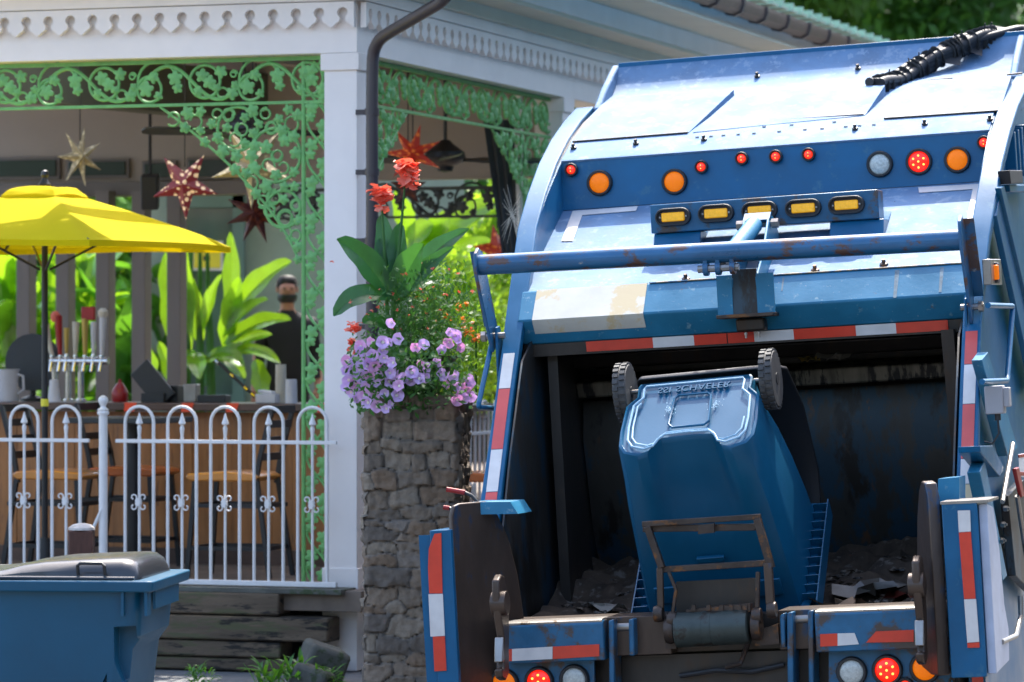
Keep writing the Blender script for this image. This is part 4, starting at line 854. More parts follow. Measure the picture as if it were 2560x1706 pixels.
# downpipe
gp = [Vector((.78, -.5, 4.50)), Vector((.76, -.49, 4.14)), Vector((.70, -.45, 4.045)), Vector((.17, -.07, 3.875)), Vector((.105, -.02, 3.80)), Vector((.10, -.02, 3.6)), Vector((.10, -.02, .6))]
b = MB(); Q = []
for i, p in enumerate(gp):
    if 0 < i < len(gp) - 1:
        a = (gp[i - 1] - p) * .35 if (gp[i - 1] - p).length < .3 else (gp[i - 1] - p).normalized() * .09; c = (gp[i + 1] - p).normalized() * min(.09, .35 * (gp[i + 1] - p).length)
        for t in (0, .25, .5, .75, 1): Q.append((p + a) * (1 - t) ** 2 + p * 2 * t * (1 - t) + (p + c) * t * t)
    else: Q.append(p)
b.tube(Q, .036, 16); dp = b.build('downpipe', 'pipe', pav)
for z in (3.45, 3.1, 2.7, 2.2): b = MB(); b.lathe([(.042, -.02), (.042, .02)], (.10, -.02, z), (0, 0, 1), 16); b.box((.04, .0, z), (.09, .03, .03)); b.build('pipe_clip', 'pipe', dp)
# interior beams, rear wall strip, rear columns
q = at(0, 315, 24.5); 
def bxb(name, p0, p1, w_, h, m_):
    p0 = Vector(p0); p1 = Vector(p1); d = p1 - p0; b = MB(); t = math.atan2(d.y, d.x); b.box((p0 + p1) / 2, (d.length, w_, h), Matrix.Rotation(t, 3, 'Z')); return b.build(name, m_, pav)
bxb('ceiling_beam', (-3.35, .3, 3.86), (-2.35, 4.4, 3.86), .22, .34, 'olive'); bxb('ceiling_beam', (-1.9, .3, 4.05), (-1.0, 4.4, 4.05), .12, .22, 'ceil')
bxb('ceiling_beam', (-5.0, 2.2, 4.08), (-.2, 2.2, 4.08), .12, .18, 'drape')
bb('rear_beam', (-2.6, 4.3, 3.72), (5.0, .16, .92), 'ceil'); bb('rear_lintel', (-3.9, 4.27, 3.22), (3.2, .22, .10), 'column')
for x0, x1, z0, z1 in ((-4.6, -3.9, 3.30, 3.46), (-3.85, -3.35, 3.30, 3.44), (-3.25, -2.98, 3.28, 3.42), (-2.9, -2.55, 3.28, 3.44)):
    f = bb('transom', ((x0 + x1) / 2, 4.20, (z0 + z1) / 2), (x1 - x0, .03, z1 - z0), 'column'); bb('transom_pane', ((x0 + x1) / 2, 4.18, (z0 + z1) / 2), (x1 - x0 - .05, .02, z1 - z0 - .04), 'pane', f)
for px in (66, 164, 264, 354, 442):
    p = BP(px, 800, 1, 4.05); bb('column', (p.x, 4.05, (ZF + 3.2) / 2), (.105, .12, 3.2 - ZF), 'column')
bb('inner_post', (BP(1296, 450, 1, 3.6).x, 3.6, 2.4), (.05, .05, 3.4), 'white')
b = MB(); a = BP(1208, 300, 1, 3.3); c = BP(1283, 300, 1, 3.3); d = BP(1292, 640, 1, 3.3); e = BP(1255, 640, 1, 3.3)
for k in range(6):
    t0, t1 = k / 6, (k + 1) / 6; f = lambda p_, q_, t: p_ + (q_ - p_) * t
    P = [f(a, c, t0), f(a, c, t1), f(e, d, t1), f(e, d, t0)]; o = Vector((0, .03 * (k % 2), 0)); o1 = Vector((0, .03 * ((k + 1) % 2), 0))
    b.add([P[0] + o, P[1] + o1, P[2] + o1, P[3] + o, P[0] + o + Vector((0, .02, 0)), P[1] + o1 + Vector((0, .02, 0)), P[2] + o1 + Vector((0, .02, 0)), P[3] + o + Vector((0, .02, 0))], [(0, 1, 2, 3), (7, 6, 5, 4), (0, 4, 5, 1), (3, 2, 6, 7)])
tag(b.build('curtain', 'drape', None), 'charcoal curtain gathered beside the second porch post', 'curtain'); bpy.data.objects['curtain'].matrix_world = BMx
# floor, deck edge
bb('floor', (-2.6, 3.9, ZF - .06), (5.4, 8.2, .12), 'deck'); 
# ---------------- ironwork ----------------
def leafpoly(r, a0, n=20, lob=2.5): return [(math.cos(a0 + 2 * math.pi * k / n) * r * (.62 + .38 * abs(math.cos(lob * 2 * math.pi * k / n))), math.sin(a0 + 2 * math.pi * k / n) * r * (.62 + .38 * abs(math.cos(lob * 2 * math.pi * k / n)))) for k in range(n)]
def ileaf(b, x, z, r, a=None, th=.010):
    a = random.random() * 6 if a is None else a; P = leafpoly(r, a); b.add([(x + u, -th, z + v) for u, v in P] + [(x, -th * 2.4, z)] + [(x + u, th * .3, z + v) for u, v in P],
      [(k, (k + 1) % 20, 20) for k in range(20)] + [(k, 21 + k, 21 + (k + 1) % 20, (k + 1) % 20) for k in range(20)] + [tuple(range(40, 20, -1))])
def ring(b, x, z, r, t=.009, a0=0, a1=360, spiral=0):
    n = max(8, int(abs(a1 - a0) / 18)); P = []
    for k in range(n + 1): a = R(a0 + (a1 - a0) * k / n); rr_ = r * (1 - spiral * k / n); P.append((x + math.cos(a) * rr_, 0, z + math.sin(a) * rr_))
    b.tube(P, t, 6)
def frieze(x0, x1, z0, z1, T, m_='green', name='iron_frieze'):
    b = MB(); b.T = T; zc = (z0 + z1) / 2; h = (z1 - z0) / 2
    b.box(((x0 + x1) / 2, 0, z1 - .012), (x1 - x0, .03, .024)); b.box(((x0 + x1) / 2, 0, z0 + .009), (x1 - x0, .025, .018))
    L = .655; x = x1 - .04; k = 0; lf, rg = ileaf, ring
    def ileaf_(b, x, *a):
        if x > x0 + .05: lf(b, x, *a)
    def ring_(b, x, z, r, *a):
        if x - r > x0: rg(b, x, z, r, *a)
    while x > x0:
        c1 = x - .10; ring_(b, c1, zc + .005, .098, .010); ileaf_(b, c1 - .015, zc + .04, .045); ileaf_(b, c1 + .03, zc + .0, .045); ileaf_(b, c1 - .04, zc - .055, .035)
        ileaf_(b, c1 - .19, zc + .03, .05, .3); ileaf_(b, c1 - .175, zc - .03, .035)
        P = [(c1 + .16 - u * .33, 0, zc + math.sin(u * math.pi * 1.0 + 2.2) * h * .82) for u in [j / 14 for j in range(-2, 30)]]
        P = [(c1 + .14 - .655 * u, 0, zc - .102 * math.cos(2 * math.pi * u - .5)) for u in [j / 20 for j in range(21)]]; P = [q for q in P if q[0] > x0]; b.tube(P, .012, 6) if len(P) > 2 else None
        c2 = c1 - .36; ring_(b, c2, zc - .035, .078, .009); ring_(b, c2 + .05, zc + .01, .125, .009, 30, 185); ileaf_(b, c2 + .03, zc + .035, .038); ileaf_(b, c2 - .02, zc - .035, .05); ileaf_(b, c2 + .06, zc - .075, .03)
        ring_(b, c2 - .11, zc + .045, .025, .006, 0, 500, .6); ileaf_(b, c2 - .12, zc - .07, .042); ileaf_(b, c2 - .10, zc - .02, .028); ileaf_(b, c2 - .19, zc + .06, .042); ileaf_(b, c2 - .22, zc - .035, .03, 1)
        ring_(b, c1 + .11, zc - .07, .04, .007, 20, 300, .5)
        x -= L; k += 1
    return b.build(name, m_, pav)
ZI0, ZI1 = 3.515, 3.795
Tf = Matrix.Translation((0, .10, 0)); Ts = Matrix.Translation((-.10, 0, 0)) @ Matrix.Rotation(R(90), 4, 'Z')
frieze(-4.2, -.21, ZI0, ZI1, Tf); frieze(.21, 4.0, ZI0, ZI1, Ts)
def column_lace(xa, xb, z0, z1, T):
    b = MB(); b.T = T; xc = (xa + xb) / 2; hw = (xb - xa) / 2
    b.tube([(xa - .01, 0, z0), (xa - .01, 0, z1)], .014, 8)
    n = int((z1 - z0) / .04); 
    for ph in (0, math.pi): b.tube([(xc + math.sin(2 * math.pi * (z0 + (z1 - z0) * k / n) / .44 + ph) * hw * .86, 0, z0 + (z1 - z0) * k / n) for k in range(n + 1)], .0085, 6)
    z = z0 + .05; k = 0
    while z < z1:
        ileaf(b, xc + (-1) ** k * hw * .45, z, .044); ileaf(b, xc - (-1) ** k * hw * .55, z + .055, .034)
        if k % 2: ring(b, xc - (-1) ** k * hw * .6, z + .02, .022, .006, 0, 400, .5)
        z += .11; k += 1
    return b.build('iron_column_panel', 'green', pav)
column_lace(-.365, -.21, ZF + .02, ZI1 - .03, Tf)
def bracket(x0, dx, w_, h, z1, T, seed=1, ex=.62):
    """lace bracket filling the corner between the frieze and the post"""
    b = MB(); b.T = T; rnd = random.Random(seed)
    def edge(u): return h * (1 - (u / w_) ** ex) if u < w_ else 0     # depth below the frieze at distance u from the post
    P = [(x0 + dx * u, 0, z1 - edge(u)) for u in [w_ * k / 30 for k in range(1, 31)]]; b.tube(P, .009, 6)
    pts = []
    for _ in range(3000):
        u = rnd.uniform(.03, w_); d = rnd.uniform(.03, h)
        if d > edge(u) + .01: continue
        if all((u - a) ** 2 + (d - c) ** 2 > .062 ** 2 for a, c in pts): pts.append((u, d))
    for i, (u, d) in enumerate(pts):
        if i % 3: ileaf(b, x0 + dx * u, z1 - d, rnd.uniform(.030, .046))
        else: ring(b, x0 + dx * u, z1 - d, rnd.uniform(.035, .06), .007, rnd.uniform(0, 360), rnd.uniform(500, 760), .35)
    for k in range(3):
        r = (.16, .13, .11)[k]; u = (.18, .42, .13)[k]; d = (.30, .14, .62)[k]
        if w_ > .6: ring(b, x0 + dx * u, z1 - d, r, .010)
    return b.build('iron_bracket', 'green', pav)
bracket(-.375, -1, .92, 1.05, ZI0, Tf, 2); bracket(.22, 1, .9, .75, ZI0, Ts, 5, .8); bracket(4.0, -1, 1.25, .85, ZI0, Ts, 9, .8)
Tr = Matrix.Translation((0, 4.10, 0)); frieze(-2.2, -.25, 2.98, 3.20, Tr, 'silhouette_iron', 'rear_frieze')  # backlit frieze; its silhouette is put into the dark colour

# ---------------- timber retaining wall, kerb, pavement ----------------
tw = empty('retaining_wall', tuple(BMx @ Vector((0, -.2, .19))), -BA, label='low retaining wall of mossy horizontal timbers under the white fence', cat='retaining wall')
zt_ = [.655, .52, .37, .27, .19]
for k in range(4):
    for j in range(3):
        b = MB(); b.box((-1.25 - j * 1.75 + (k % 2) * .3, .02 + .012 * k, (zt_[k] + zt_[k + 1]) / 2 - .19), (1.74, .2, zt_[k] - zt_[k + 1] - .008)); b.build('timber', 'timber', tw, bev=.012)
b = MB(); b.box((-2.6, .06, .475), (5.2, .24, .03)); b.build('cap_board', 'mosscrete', tw, bev=.004)
b = MB(); P = [BMx @ Vector(p) for p in ((-9, -3.2, 0), (2.5, -3.2, 0), (2.5, 9, 0), (-9, 9, 0))]
b.add([(p.x, p.y, -.01) for p in P] + [(p.x, p.y, .185) for p in P], [(4, 5, 6, 7), (0, 1, 5, 4), (1, 2, 6, 5), (2, 3, 7, 6), (3, 0, 4, 7)]); tag(b.build('pavement', 'pave'), kind='structure')
for i, (px, py, s, lb) in enumerate([(800, 1640, .16, 'angular mossy concrete block leaning against the timbers by the white post'), (778, 1690, .13, 'darker low stone in front of the mossy block beside the weeds')]):
    p = at(px, py, 20.3 - i * .3); b = MB(); bmv = []
    for k in range(26):
        v = Vector((random.gauss(0, 1), random.gauss(0, 1), random.gauss(0, 1))).normalized(); bmv.append(v)
    b.box((0, 0, s * .0 + .0), (s * 1.5, s * 1.6, p.z - .185 + s * .8), Matrix.Rotation(.35, 3, 'Y') @ Matrix.Rotation(.3 + i, 3, 'Z')); o = b.build('stone', 'mosscrete', bev=.03); o.location = (p.x, p.y, .185 + (p.z - .185) / 2); tag(o, lb, 'stone')

# ---------------- white hoop fence ----------------
def scroll(b, x, z):
    for sx in (-1, 1):
        for sz in (-1, 1):
            P = []
            for k in range(15): a = R(-90 * sz + sx * sz * (0 + k * 20)); 
            c = (x + sx * .030, z + sz * .028); P = [(x, -.014, z)] + [(c[0] + math.cos(a) * r, -.014, c[1] + math.sin(a) * r) for a, r in [(math.atan2(-sz, -sx * .6) + sx * sz * -1 * R(k * 24), .020 * (1 - k * .035)) for k in range(14)]]
            b.tube(P, .0045, 5)
    b.box((x, -.012, z), (.034, .02, .022)); b.box((x, -.012, z), (.02, .022, .05))
def hoopfence(name, x0, n, step, z0, zr, zh, mtx, label, endpost=None, length=None, skip_end=False):
    f = bpy.data.objects.new(name, None); sc.collection.objects.link(f); f.matrix_world = mtx; tag(f, label, 'fence')
    xe = x0 + (3 * n - 1) * step
    b = MB(); b.box(((x0 + xe) / 2, 0, zr), (xe - x0 + .12, .02, .022)); b.build('rail', 'fence', f, bev=.003)
    b = MB(); b.box(((x0 + xe) / 2, 0, z0 + .015), (xe - x0 + .12, .03, .03)); b.build('rail', 'fence', f, bev=.003)
    for k in range(n):
        xa = x0 + 3 * k * step; r = step
        P = [(xa, 0, z0)] + [(xa, 0, z0 + (zh - r - z0) * t) for t in (.5, 1)] + [(xa + r - r * math.cos(R(a)), 0, zh - r + r * math.sin(R(a))) for a in range(18, 180, 18)] + [(xa + 2 * r, 0, zh - r - (zh - r - z0) * t) for t in (0, .5, 1)]
        b = MB(); b.tube(P, .010, 8); hp = b.build('hoop', 'fence', f)
        xm = xa + step; b = MB(); b.tube([(xm, 0, z0), (xm, 0, zr + .05)], .0085, 8)
        b.lathe([(.009, 0), (.012, .01), (.009, .02), (.012, .05), (.014, .07), (.008, .085), (.022, .095), (.02, .105), (.012, .125), (.005, .15), (.001, .16)], (xm, 0, zr + .01), (0, 0, 1), 10)
        pk = b.build('spear_picket', 'fence', f); b = MB(); scroll(b, xm, z0 + .48); b.build('scroll', 'fence', pk)
    return f
FY = -.14; zfr, zfh, zf0 = 1.525, 1.73, .685
st = .0915
fm = BMx @ Matrix.Translation((0, FY, 0)); xa = BP(313, 1200, 1, FY).x; xp = BP(258, 1200, 1, FY).x
hoopfence('hoop_fence', xa, 5, st, zf0, zfr, zfh, fm, 'white hoop topped iron fence with spear finials running to the corner post')
xb_ = BP(26, 1200, 1, FY).x
fl = hoopfence('hoop_fence', xb_ - 3 * st * 3, 5, st, zf0, zfr, zfh, fm, 'shorter run of white hoop fence left of the ball topped fence post')
b = MB(); b.tube([(xp, FY, ZF), (xp, FY, 1.70)], .026, 14); b.lathe([(.034, 0), (.036, .012), (.03, .02), (.034, .03), (.02, .04), (.015, .05), (.026, .07), (.03, .085), (.026, .10), (.012, .112), (.001, .115)], (xp, FY, 1.68), (0, 0, 1), 16)
fp = b.build('fence_post', 'fence'); fp.matrix_world = BMx; tag(fp, 'white round fence post with ball finial between the two fence runs', 'fence post')
b = MB(); b.tube([(xp, FY - .02, 1.12), (xp - .03, FY - .03, 1.05), (xp - .06, FY - .04, .98)], .010, 8); b.box((xp - .07, FY - .04, .94), (.04, .02, .07)); b.build('latch', 'fence', fp)
sm = BMx @ Matrix.Translation((-.02, 0, 0)) @ Matrix.Rotation(R(90), 4, 'Z')
hoopfence('hoop_fence', .35, 13, st, zf0, zfr, zfh, sm, 'white hoop fence along the side of the porch behind the stone pillar')
# brown stump post and grey slab behind the cart
p = at(204, 1325, 19.3); b = MB(); b.box((0, 0, (p.z) / 2), (.13, .13, p.z)); o = b.build('bollard', mat('reddish brown wood', (.09, .035, .022), .7, 0, .4, 8, .3, stretch=(2, 2, .5)), bev=.01); o.location = (p.x, 19.3, 0); tag(o, 'squat reddish brown wooden post with weathered pale top behind the cart', 'bollard')
b = MB(); b.lathe([(.075, 0), (.072, .012), (.05, .028), (.02, .035), (.001, .035)], (0, 0, p.z), (0, 0, 1), 14); b.build('weathered_cap', mat('flaking pale cap', (.5, .45, .4), .9, 0, .3, 20, .8, 40), o)
p = at(20, 1415, 18.6); b = MB(); b.box((0, 0, p.z / 2), (.6, .3, p.z)); o = b.build('stone_block', 'mosscrete', bev=.02); o.location = (p.x - .12, 18.6, 0); tag(o, 'weathered grey stone block just showing behind the lid of the standing cart', 'stone block')
# ---------------- stone pillar ----------------
PY = 19.0; pc = at(1042, 985, PY); pil = empty('stone_pillar', (pc.x + .0, PY, .185), R(-5), label='square pillar of brown rubble stone carrying the flower planter', cat='stone pillar')
b = MB(); b.box((0, 0, (pc.z - .2) / 2), (.45, .45, pc.z - .24)); b.build('core', 'mortar', pil)
hh = pc.z - .185; rnd = random.Random(4)
b = MB(); b.T = None; tints = []
for side in range(4):
    rot = Matrix.Rotation(R(90) * side, 3, 'Z'); seeds = []; zc_ = .0
    while zc_ < hh + .1:
        h_ = rnd.uniform(.055, .105); x = -.36 + rnd.uniform(0, .12)
        while x < .38:
            w_ = rnd.uniform(.08, .24); seeds.append((x + w_ / 2, zc_ + h_ / 2 + rnd.uniform(-.02, .02), rnd.uniform(-.014, .014), w_, h_)); x += w_
        zc_ += h_
    nx_, nz_ = 64, 170; gv = []; gf = []
    for j in range(nz_ + 1):
        for i in range(nx_ + 1):
            u = -.25 + .50 * i / nx_; v = hh * j / nz_; wu = u + .035 * noise.noise(Vector((u * 9, v * 9, side))); wv = v + .026 * noise.noise(Vector((u * 9, v * 9, side + 7)))
            ds = sorted((max(abs(wu - sx_) / (w_ * .5), abs(wv - sz_) / (h_ * .5)) * .6 + .4 * math.hypot((wu - sx_) / (w_ * .5), (wv - sz_) / (h_ * .5)), dz_, sx_ * 7.3 + sz_ * 13.1) for sx_, sz_, dz_, w_, h_ in seeds if abs(wv - sz_) < .16 and abs(wu - sx_) < .25)
            e_ = ds[1][0] - ds[0][0]; out = .020 * min(1, e_ * 2.6) ** .4 + ds[0][1] + .010 * noise.noise(Vector((u * 30, v * 30, side + 3))) + .012 * noise.noise(Vector((u * 11, v * 11, side + 13)))
            tints.append((math.sin((ds[0][2] + side) * 91.7) * .5 + .5, min(1, e_ * 5))); edge = max(0, abs(u) - .225); gv.append(rot @ Vector((u * (1 + .0), -.238 - out + edge * .8, v)))
    for j in range(nz_):
        for i in range(nx_): a = j * (nx_ + 1) + i; gf.append((a, a + 1, a + nx_ + 2, a + nx_ + 1))
    b.add(gv, gf)
pf_ = b.build('rubble_facing', 'stone', pil, norm=False)
ca = pf_.data.color_attributes.new('stone_tint', 'FLOAT_COLOR', 'POINT')
pal = [(.19, .145, .105), (.23, .17, .12), (.15, .115, .085), (.21, .17, .135), (.19, .13, .085), (.135, .108, .085), (.24, .19, .14)]
for i_, (t_, e_) in enumerate(tints):
    c_ = pal[int(t_ * 6.99)]; m0 = (.12, .105, .09); ca.data[i_].color = (*[m0[k_] * (1 - e_) + c_[k_] * e_ for k_ in range(3)], 1)
sm_ = mat('tinted rubble stone', (.2, .15, .11), .9, 0, .3, 9, .9, 28); M['stone_t'] = sm_; n_ = sm_.node_tree; at_ = n_.nodes.new('ShaderNodeAttribute'); at_.attribute_name = 'stone_tint'
pb_ = n_.nodes['Principled BSDF']; mx_ = n_.nodes.new('ShaderNodeMix'); mx_.data_type = 'RGBA'; mx_.blend_type = 'OVERLAY'; mx_.inputs[0].default_value = .55
ns_ = n_.nodes.new('ShaderNodeTexNoise'); ns_.inputs['Scale'].default_value = 24; ns_.inputs['Detail'].default_value = 8; ns_.inputs['Roughness'].default_value = .7
tc_ = n_.nodes.new('ShaderNodeTexCoord'); n_.links.new(tc_.outputs['Object'], ns_.inputs['Vector']); n_.links.new(at_.outputs['Color'], mx_.inputs[6]); n_.links.new(ns_.outputs[0], mx_.inputs[7]); n_.links.new(mx_.outputs[2], pb_.inputs['Base Color'])
pf_.data.materials[0] = sm_
b = MB(); b.box((0, 0, hh - .03), (.49, .49, .05)); b.build('pillar_top', 'stone', pil, bev=.015)
b = MB(); b.lathe([(.04, 0), (.06, .02), (.22, .30), (.23, .30), (.21, .28)], (0.0, -.0, hh - .10), (0, 0, 1), 20)
pot = b.build('planter', 'blackmetal'); pot.matrix_world = Matrix.Translation((pc.x, PY, .185 + .0)); tag(pot, 'dark conical planter liner sunk into the top of the stone pillar', 'planter')
PZ = pc.z
# ================= umbrella =================
UY = 21.9; up_ = at(112, 800, UY); um = empty('market_umbrella', (up_.x, UY, ZF), R(20), label='yellow square market umbrella on a dark pole beside the bar counter', cat='umbrella')
b = MB(); b.tube([(0, 0, 0), (0, 0, 2.36)], .019, 12); b.lathe([(.02, 0), (.035, .01), (.04, .04), (.025, .06), (.015, .08), (.025, .095), (.02, .12), (.001, .13)], (0, 0, 2.36), (0, 0, 1), 14); b.build('pole', 'blackmetal', um)
b = MB(); b.lathe([(.24, 0), (.24, .05), (.05, .08), (.03, .25)], (0, 0, 0), (0, 0, 1), 24); b.build('base', 'blackmetal', um)
b = MB(); b.lathe([(.024, 0), (.024, .045)], (0, 0, 1.0 + .05), (0, 0, 1), 12); b.build('tag_band', 'yell', um)
def canopy(Rr, z_rim, z_top, r_top, m_, name, sag=.05, n=10, drop=.035):
    b = MB(); k4 = 4; vs = []; fs = []; rows = 8
    def P(t, s_):  # t along perimeter in [0,4), s 0 top..1 rim
        i = int(t) % 4; u = t - int(t); a0 = Vector((math.cos(i * math.pi / 2), math.sin(i * math.pi / 2), 0)); a1 = Vector((math.cos((i + 1) * math.pi / 2), math.sin((i + 1) * math.pi / 2), 0))
        d = a0 * (1 - u) + a1 * u; r = r_top + (Rr - r_top) * s_; z = z_top + (z_rim - z_top) * s_ - sag * math.sin(math.pi * s_) * math.sin(math.pi * u) * .9 + .012 * noise.noise(Vector((t * 2.3, s_ * 3, Rr))) + .02 * math.sin(math.pi * s_)
        return d * r + Vector((0, 0, z + .012 * math.sin(math.pi * u) * s_))
    N_ = 4 * n
    for j in range(rows + 1):
        for i in range(N_): vs.append(P(4 * i / N_, j / rows))
    for i in range(N_): v = P(4 * i / N_, 1); vs.append(v + Vector((0, 0, -drop)))
    for j in range(rows + 1):
        for i in range(N_): fs.append((j * N_ + i, j * N_ + (i + 1) % N_, (j + 1) * N_ + (i + 1) % N_, (j + 1) * N_ + i))
    fs.append(tuple(range(N_))) if r_top < .2 else None
    b.add(vs, fs); return b.build(name, m_, um, norm=False)
canopy(1.17, 2.70 - ZF, 3.02 - ZF, .14, 'yellow', 'canopy', .02); canopy(.27, 2.995 - ZF, 3.05 - ZF, .12, 'yellow', 'canopy_vent', .005, 6, .03)
for k in range(4):
    a = k * math.pi / 2; b = MB(); b.tube([(math.cos(a) * .05, math.sin(a) * .05, 3.0 - ZF), (math.cos(a) * 1.15, math.sin(a) * 1.15, 2.70 - ZF)], .009, 6); rb = b.build('rib', 'blackmetal', um)
    b = MB(); b.tube([(math.cos(a) * .03, math.sin(a) * .03, 2.55 - ZF), (math.cos(a) * .6, math.sin(a) * .6, 2.85 - ZF)], .008, 6); b.build('strut', 'blackmetal', rb)

# ================= bar counter and the things on it =================
CYb = 1.95; ctop = BP(400, 1008, 1, CYb - .1).z
ct = bpy.data.objects.new('bar_counter', None); sc.collection.objects.link(ct); ct.matrix_world = BMx; tag(ct, 'bar counter of upright orange brown boards with dark wooden top', 'bar counter')
b = MB()
for k in range(34): b.box((-4.75 + k * .14, CYb, (ZF + ctop) / 2 - .03), (.137, .03 + .004 * (k % 3), ctop - ZF - .06))
b.build('board_front', 'counterwood', ct)
b = MB(); b.box((-2.4, CYb + .15, ctop - .025), (4.85, .62, .05)); b.build('counter_top', 'countertop', ct, bev=.008)
b = MB(); b.box((-2.4, CYb - .03, ZF + .05), (4.85, .03, .1)); b.build('kick_board', 'countertop', ct)
for px in (325, 468, 580, 808):
    p = BP(px, 1013, 1, CYb - .17); b = MB(); b.prism([(p.x - .045, ctop - .055), (p.x + .025, ctop - .055), (p.x + .045, ctop + .003), (p.x - .04, ctop + .003)], CYb - .166, CYb - .161, 1); b.build('tape_mark', 'orange', ct)
def onbar(px, dy=.1): return BMx @ Vector((BP(px, 1000, 1, CYb + dy).x, CYb + dy, ctop + .001))
# beer tap tower
p = onbar(195, .15); tt = empty('beer_tap_tower', tuple(p), -BA, label='chrome beer tap tower with seven coloured handles on the counter', cat='beer tap')
for x in (-.17, -.07, .02): b = MB(); b.lathe([(.04, 0), (.04, .015), (.022, .02), (.022, .26)], (x, 0, 0), (0, 0, 1), 16); b.build('column', 'chrome', tt)
b = MB(); b.tube([(-.2, 0, .27), (.22, 0, .27)], .026, 14); b.build('crossbar', 'chrome', tt)
hd = [(-.18, -.10, .20, 'ivory', .014, .3), (-.12, -.03, .26, 'redp', .014, .34), (-.075, 0, .18, 'gold', .010, .2), (-.01, .01, .22, 'ivory', .013, .3), (.06, .0, .24, 'gold', .013, .3), (.12, .0, .22, 'white2', .010, .25), (.18, .02, .25, 'white2', .013, .3)]
for x, lean, h, m_, r, _ in hd:
    b = MB(); b.tube([(x, -.03, .26), (x, -.05, .20)], .012, 8); b.lathe([(.012, 0), (.016, .02), (.01, .04)], (x, -.02, .28), (0, 0, 1), 10); fc = b.build('faucet', 'chrome', tt)
    b = MB(); b.tube([(x, -.02, .31), (x + lean * .3, -.02, .31 + h * .5), (x + lean * .5, -.02, .31 + h)], [r * 1.0, r * 1.6, r * 2.0], 10); b.build('handle', m_, fc)
b = MB(); b.box((.085, -.02, .585), (.095, .03, .09)); b.build('handle_sign', 'redp', tt, bev=.006)
b = MB(); b.lathe([(.02, 0), (.032, .02), (.032, .05), (.015, .07)], (-.155, -.02, .53), (0, 0, 1), 12); b.build('handle_knob', 'coral', tt); b = MB(); b.lathe([(.02, 0), (.034, .02), (.034, .05), (.015, .07)], (.19, -.02, .55), (0, 0, 1), 12); b.build('handle_knob', 'ivory', tt)
def put(px, name, m_, lb, ct_, fn, dy=.1, group=None, bev=0):
    b = MB(); fn(b); o = b.build(name, m_, None, bev=bev); o.matrix_world = Matrix.Translation(onbar(px, dy)) @ Matrix.Rotation(-BA, 4, 'Z'); return tag(o, lb, ct_, group)
o = put(22, 'pitcher', 'white2', 'grey white pitcher with side handle at the left end of the counter', 'pitcher', lambda b: b.lathe([(.062, 0), (.066, .01), (.068, .2), (.075, .215), (.06, .215), (.055, .02)], (0, 0, 0), (0, 0, 1), 24))
b = MB(); b.tube([(.065, 0, .18), (.105, 0, .17), (.11, 0, .08), (.066, 0, .05)], .008, 8); b.build('handle', 'white2', o)
o = put(82, 'desk_fan', 'blackmetal', 'round black desk fan standing behind the umbrella pole', 'fan', lambda b: (b.lathe([(.08, 0), (.08, .02), (.02, .04), (.018, .12)], (0, 0, 0), (0, 0, 1), 20)), .3)
b = MB(); 
for r in (.19, .15, .11, .06): ring(b, 0, .26, r, .004)
b.lathe([(.19, -.03), (.185, .05), (.05, .07)], (0, 0, .26), (0, 1, 0), 28); b.build('grille', 'drape', o)
b = MB(); b.lathe([(.05, -.02), (.055, .08)], (0, 0, .26), (0, 1, 0), 16); b.build('motor', 'blackmetal', o)
put(135, 'cup_stack', 'white2', 'stack of white cups turned upside down beside the tap tower', 'cup stack', lambda b: b.lathe([(.045, 0), (.043, .02), (.040, .03), (.028, .145), (.02, .148)], (0, 0, 0), (0, 0, 1), 20), -.02)
o = put(375, 'tablet_terminal', 'blackmetal', 'black tilted order terminal on the counter with its back to the street', 'terminal', lambda b: b.box((.02, 0, .12), (.30, .02, .16), Matrix.Rotation(.85, 3, 'Y')), .1, bev=.005)
b = MB(); b.box((.03, .03, .03), (.16, .12, .06)); b.build('stand', 'blackmetal', o)
put(432, 'tray_box', 'blackmetal', 'low black box on the counter right of the terminal', 'box', lambda b: b.box((0, 0, .055), (.12, .12, .11)), .2, bev=.005)
put(480, 'napkin_holder', 'steel', 'short metal napkin holder on the counter below the banana leaves', 'napkin holder', lambda b: b.box((0, 0, .06), (.09, .08, .12)), .15, bev=.006)
put(535, 'bar_caddy', 'blackmetal', 'long low black caddy on the counter in front of the plants', 'caddy', lambda b: b.box((0, 0, .025), (.2, .1, .05)), .1, bev=.005)
put(300, 'sauce_bottle', 'redp', 'dark red bottle on the counter left of the terminal', 'bottle', lambda b: b.lathe([(.05, 0), (.055, .01), (.055, .07), (.03, .11), (.012, .13), (.012, .15)], (0, 0, 0), (0, 0, 1), 16), .2)
put(672, 'takeout_box', 'white2', 'low white box on the counter beside the stacked cups', 'box', lambda b: (b.box((0, 0, .03), (.14, .12, .06)), b.box((-.01, 0, .07), (.10, .09, .02), Matrix.Rotation(.15, 3, 'Y'))), .05, bev=.005)
put(702, 'cup_stack', 'ivory', 'tall stack of paper cups at the right end of the counter', 'cup stack', lambda b: b.lathe([(.038, 0), (.034, .12), (.036, .125), (.034, .25), (.03, .25)], (0, 0, 0), (0, 0, 1), 18), .1)
put(728, 'cup_stack', 'white2', 'shorter white cup stack against the ironwork column panel', 'cup stack', lambda b: b.lathe([(.040, 0), (.036, .15), (.03, .155)], (0, 0, 0), (0, 0, 1), 18), .0)
o = put(640, 'bar_rod', 'blackmetal', 'black rod with glints made as bands leaning over the counter from the plants', 'rod', lambda b: b.tube([(.03, 0, .01), (-.32, .1, .27)], .011, 8), .1)
b = MB()
for t in (.02, .12, .28, .6, .95): b.tube([(.03 - .35 * t, .1 * t - .002, .01 + .26 * t), (.03 - .35 * (t + .07), .1 * (t + .07) - .002, .01 + .26 * (t + .07))], .0135, 8)
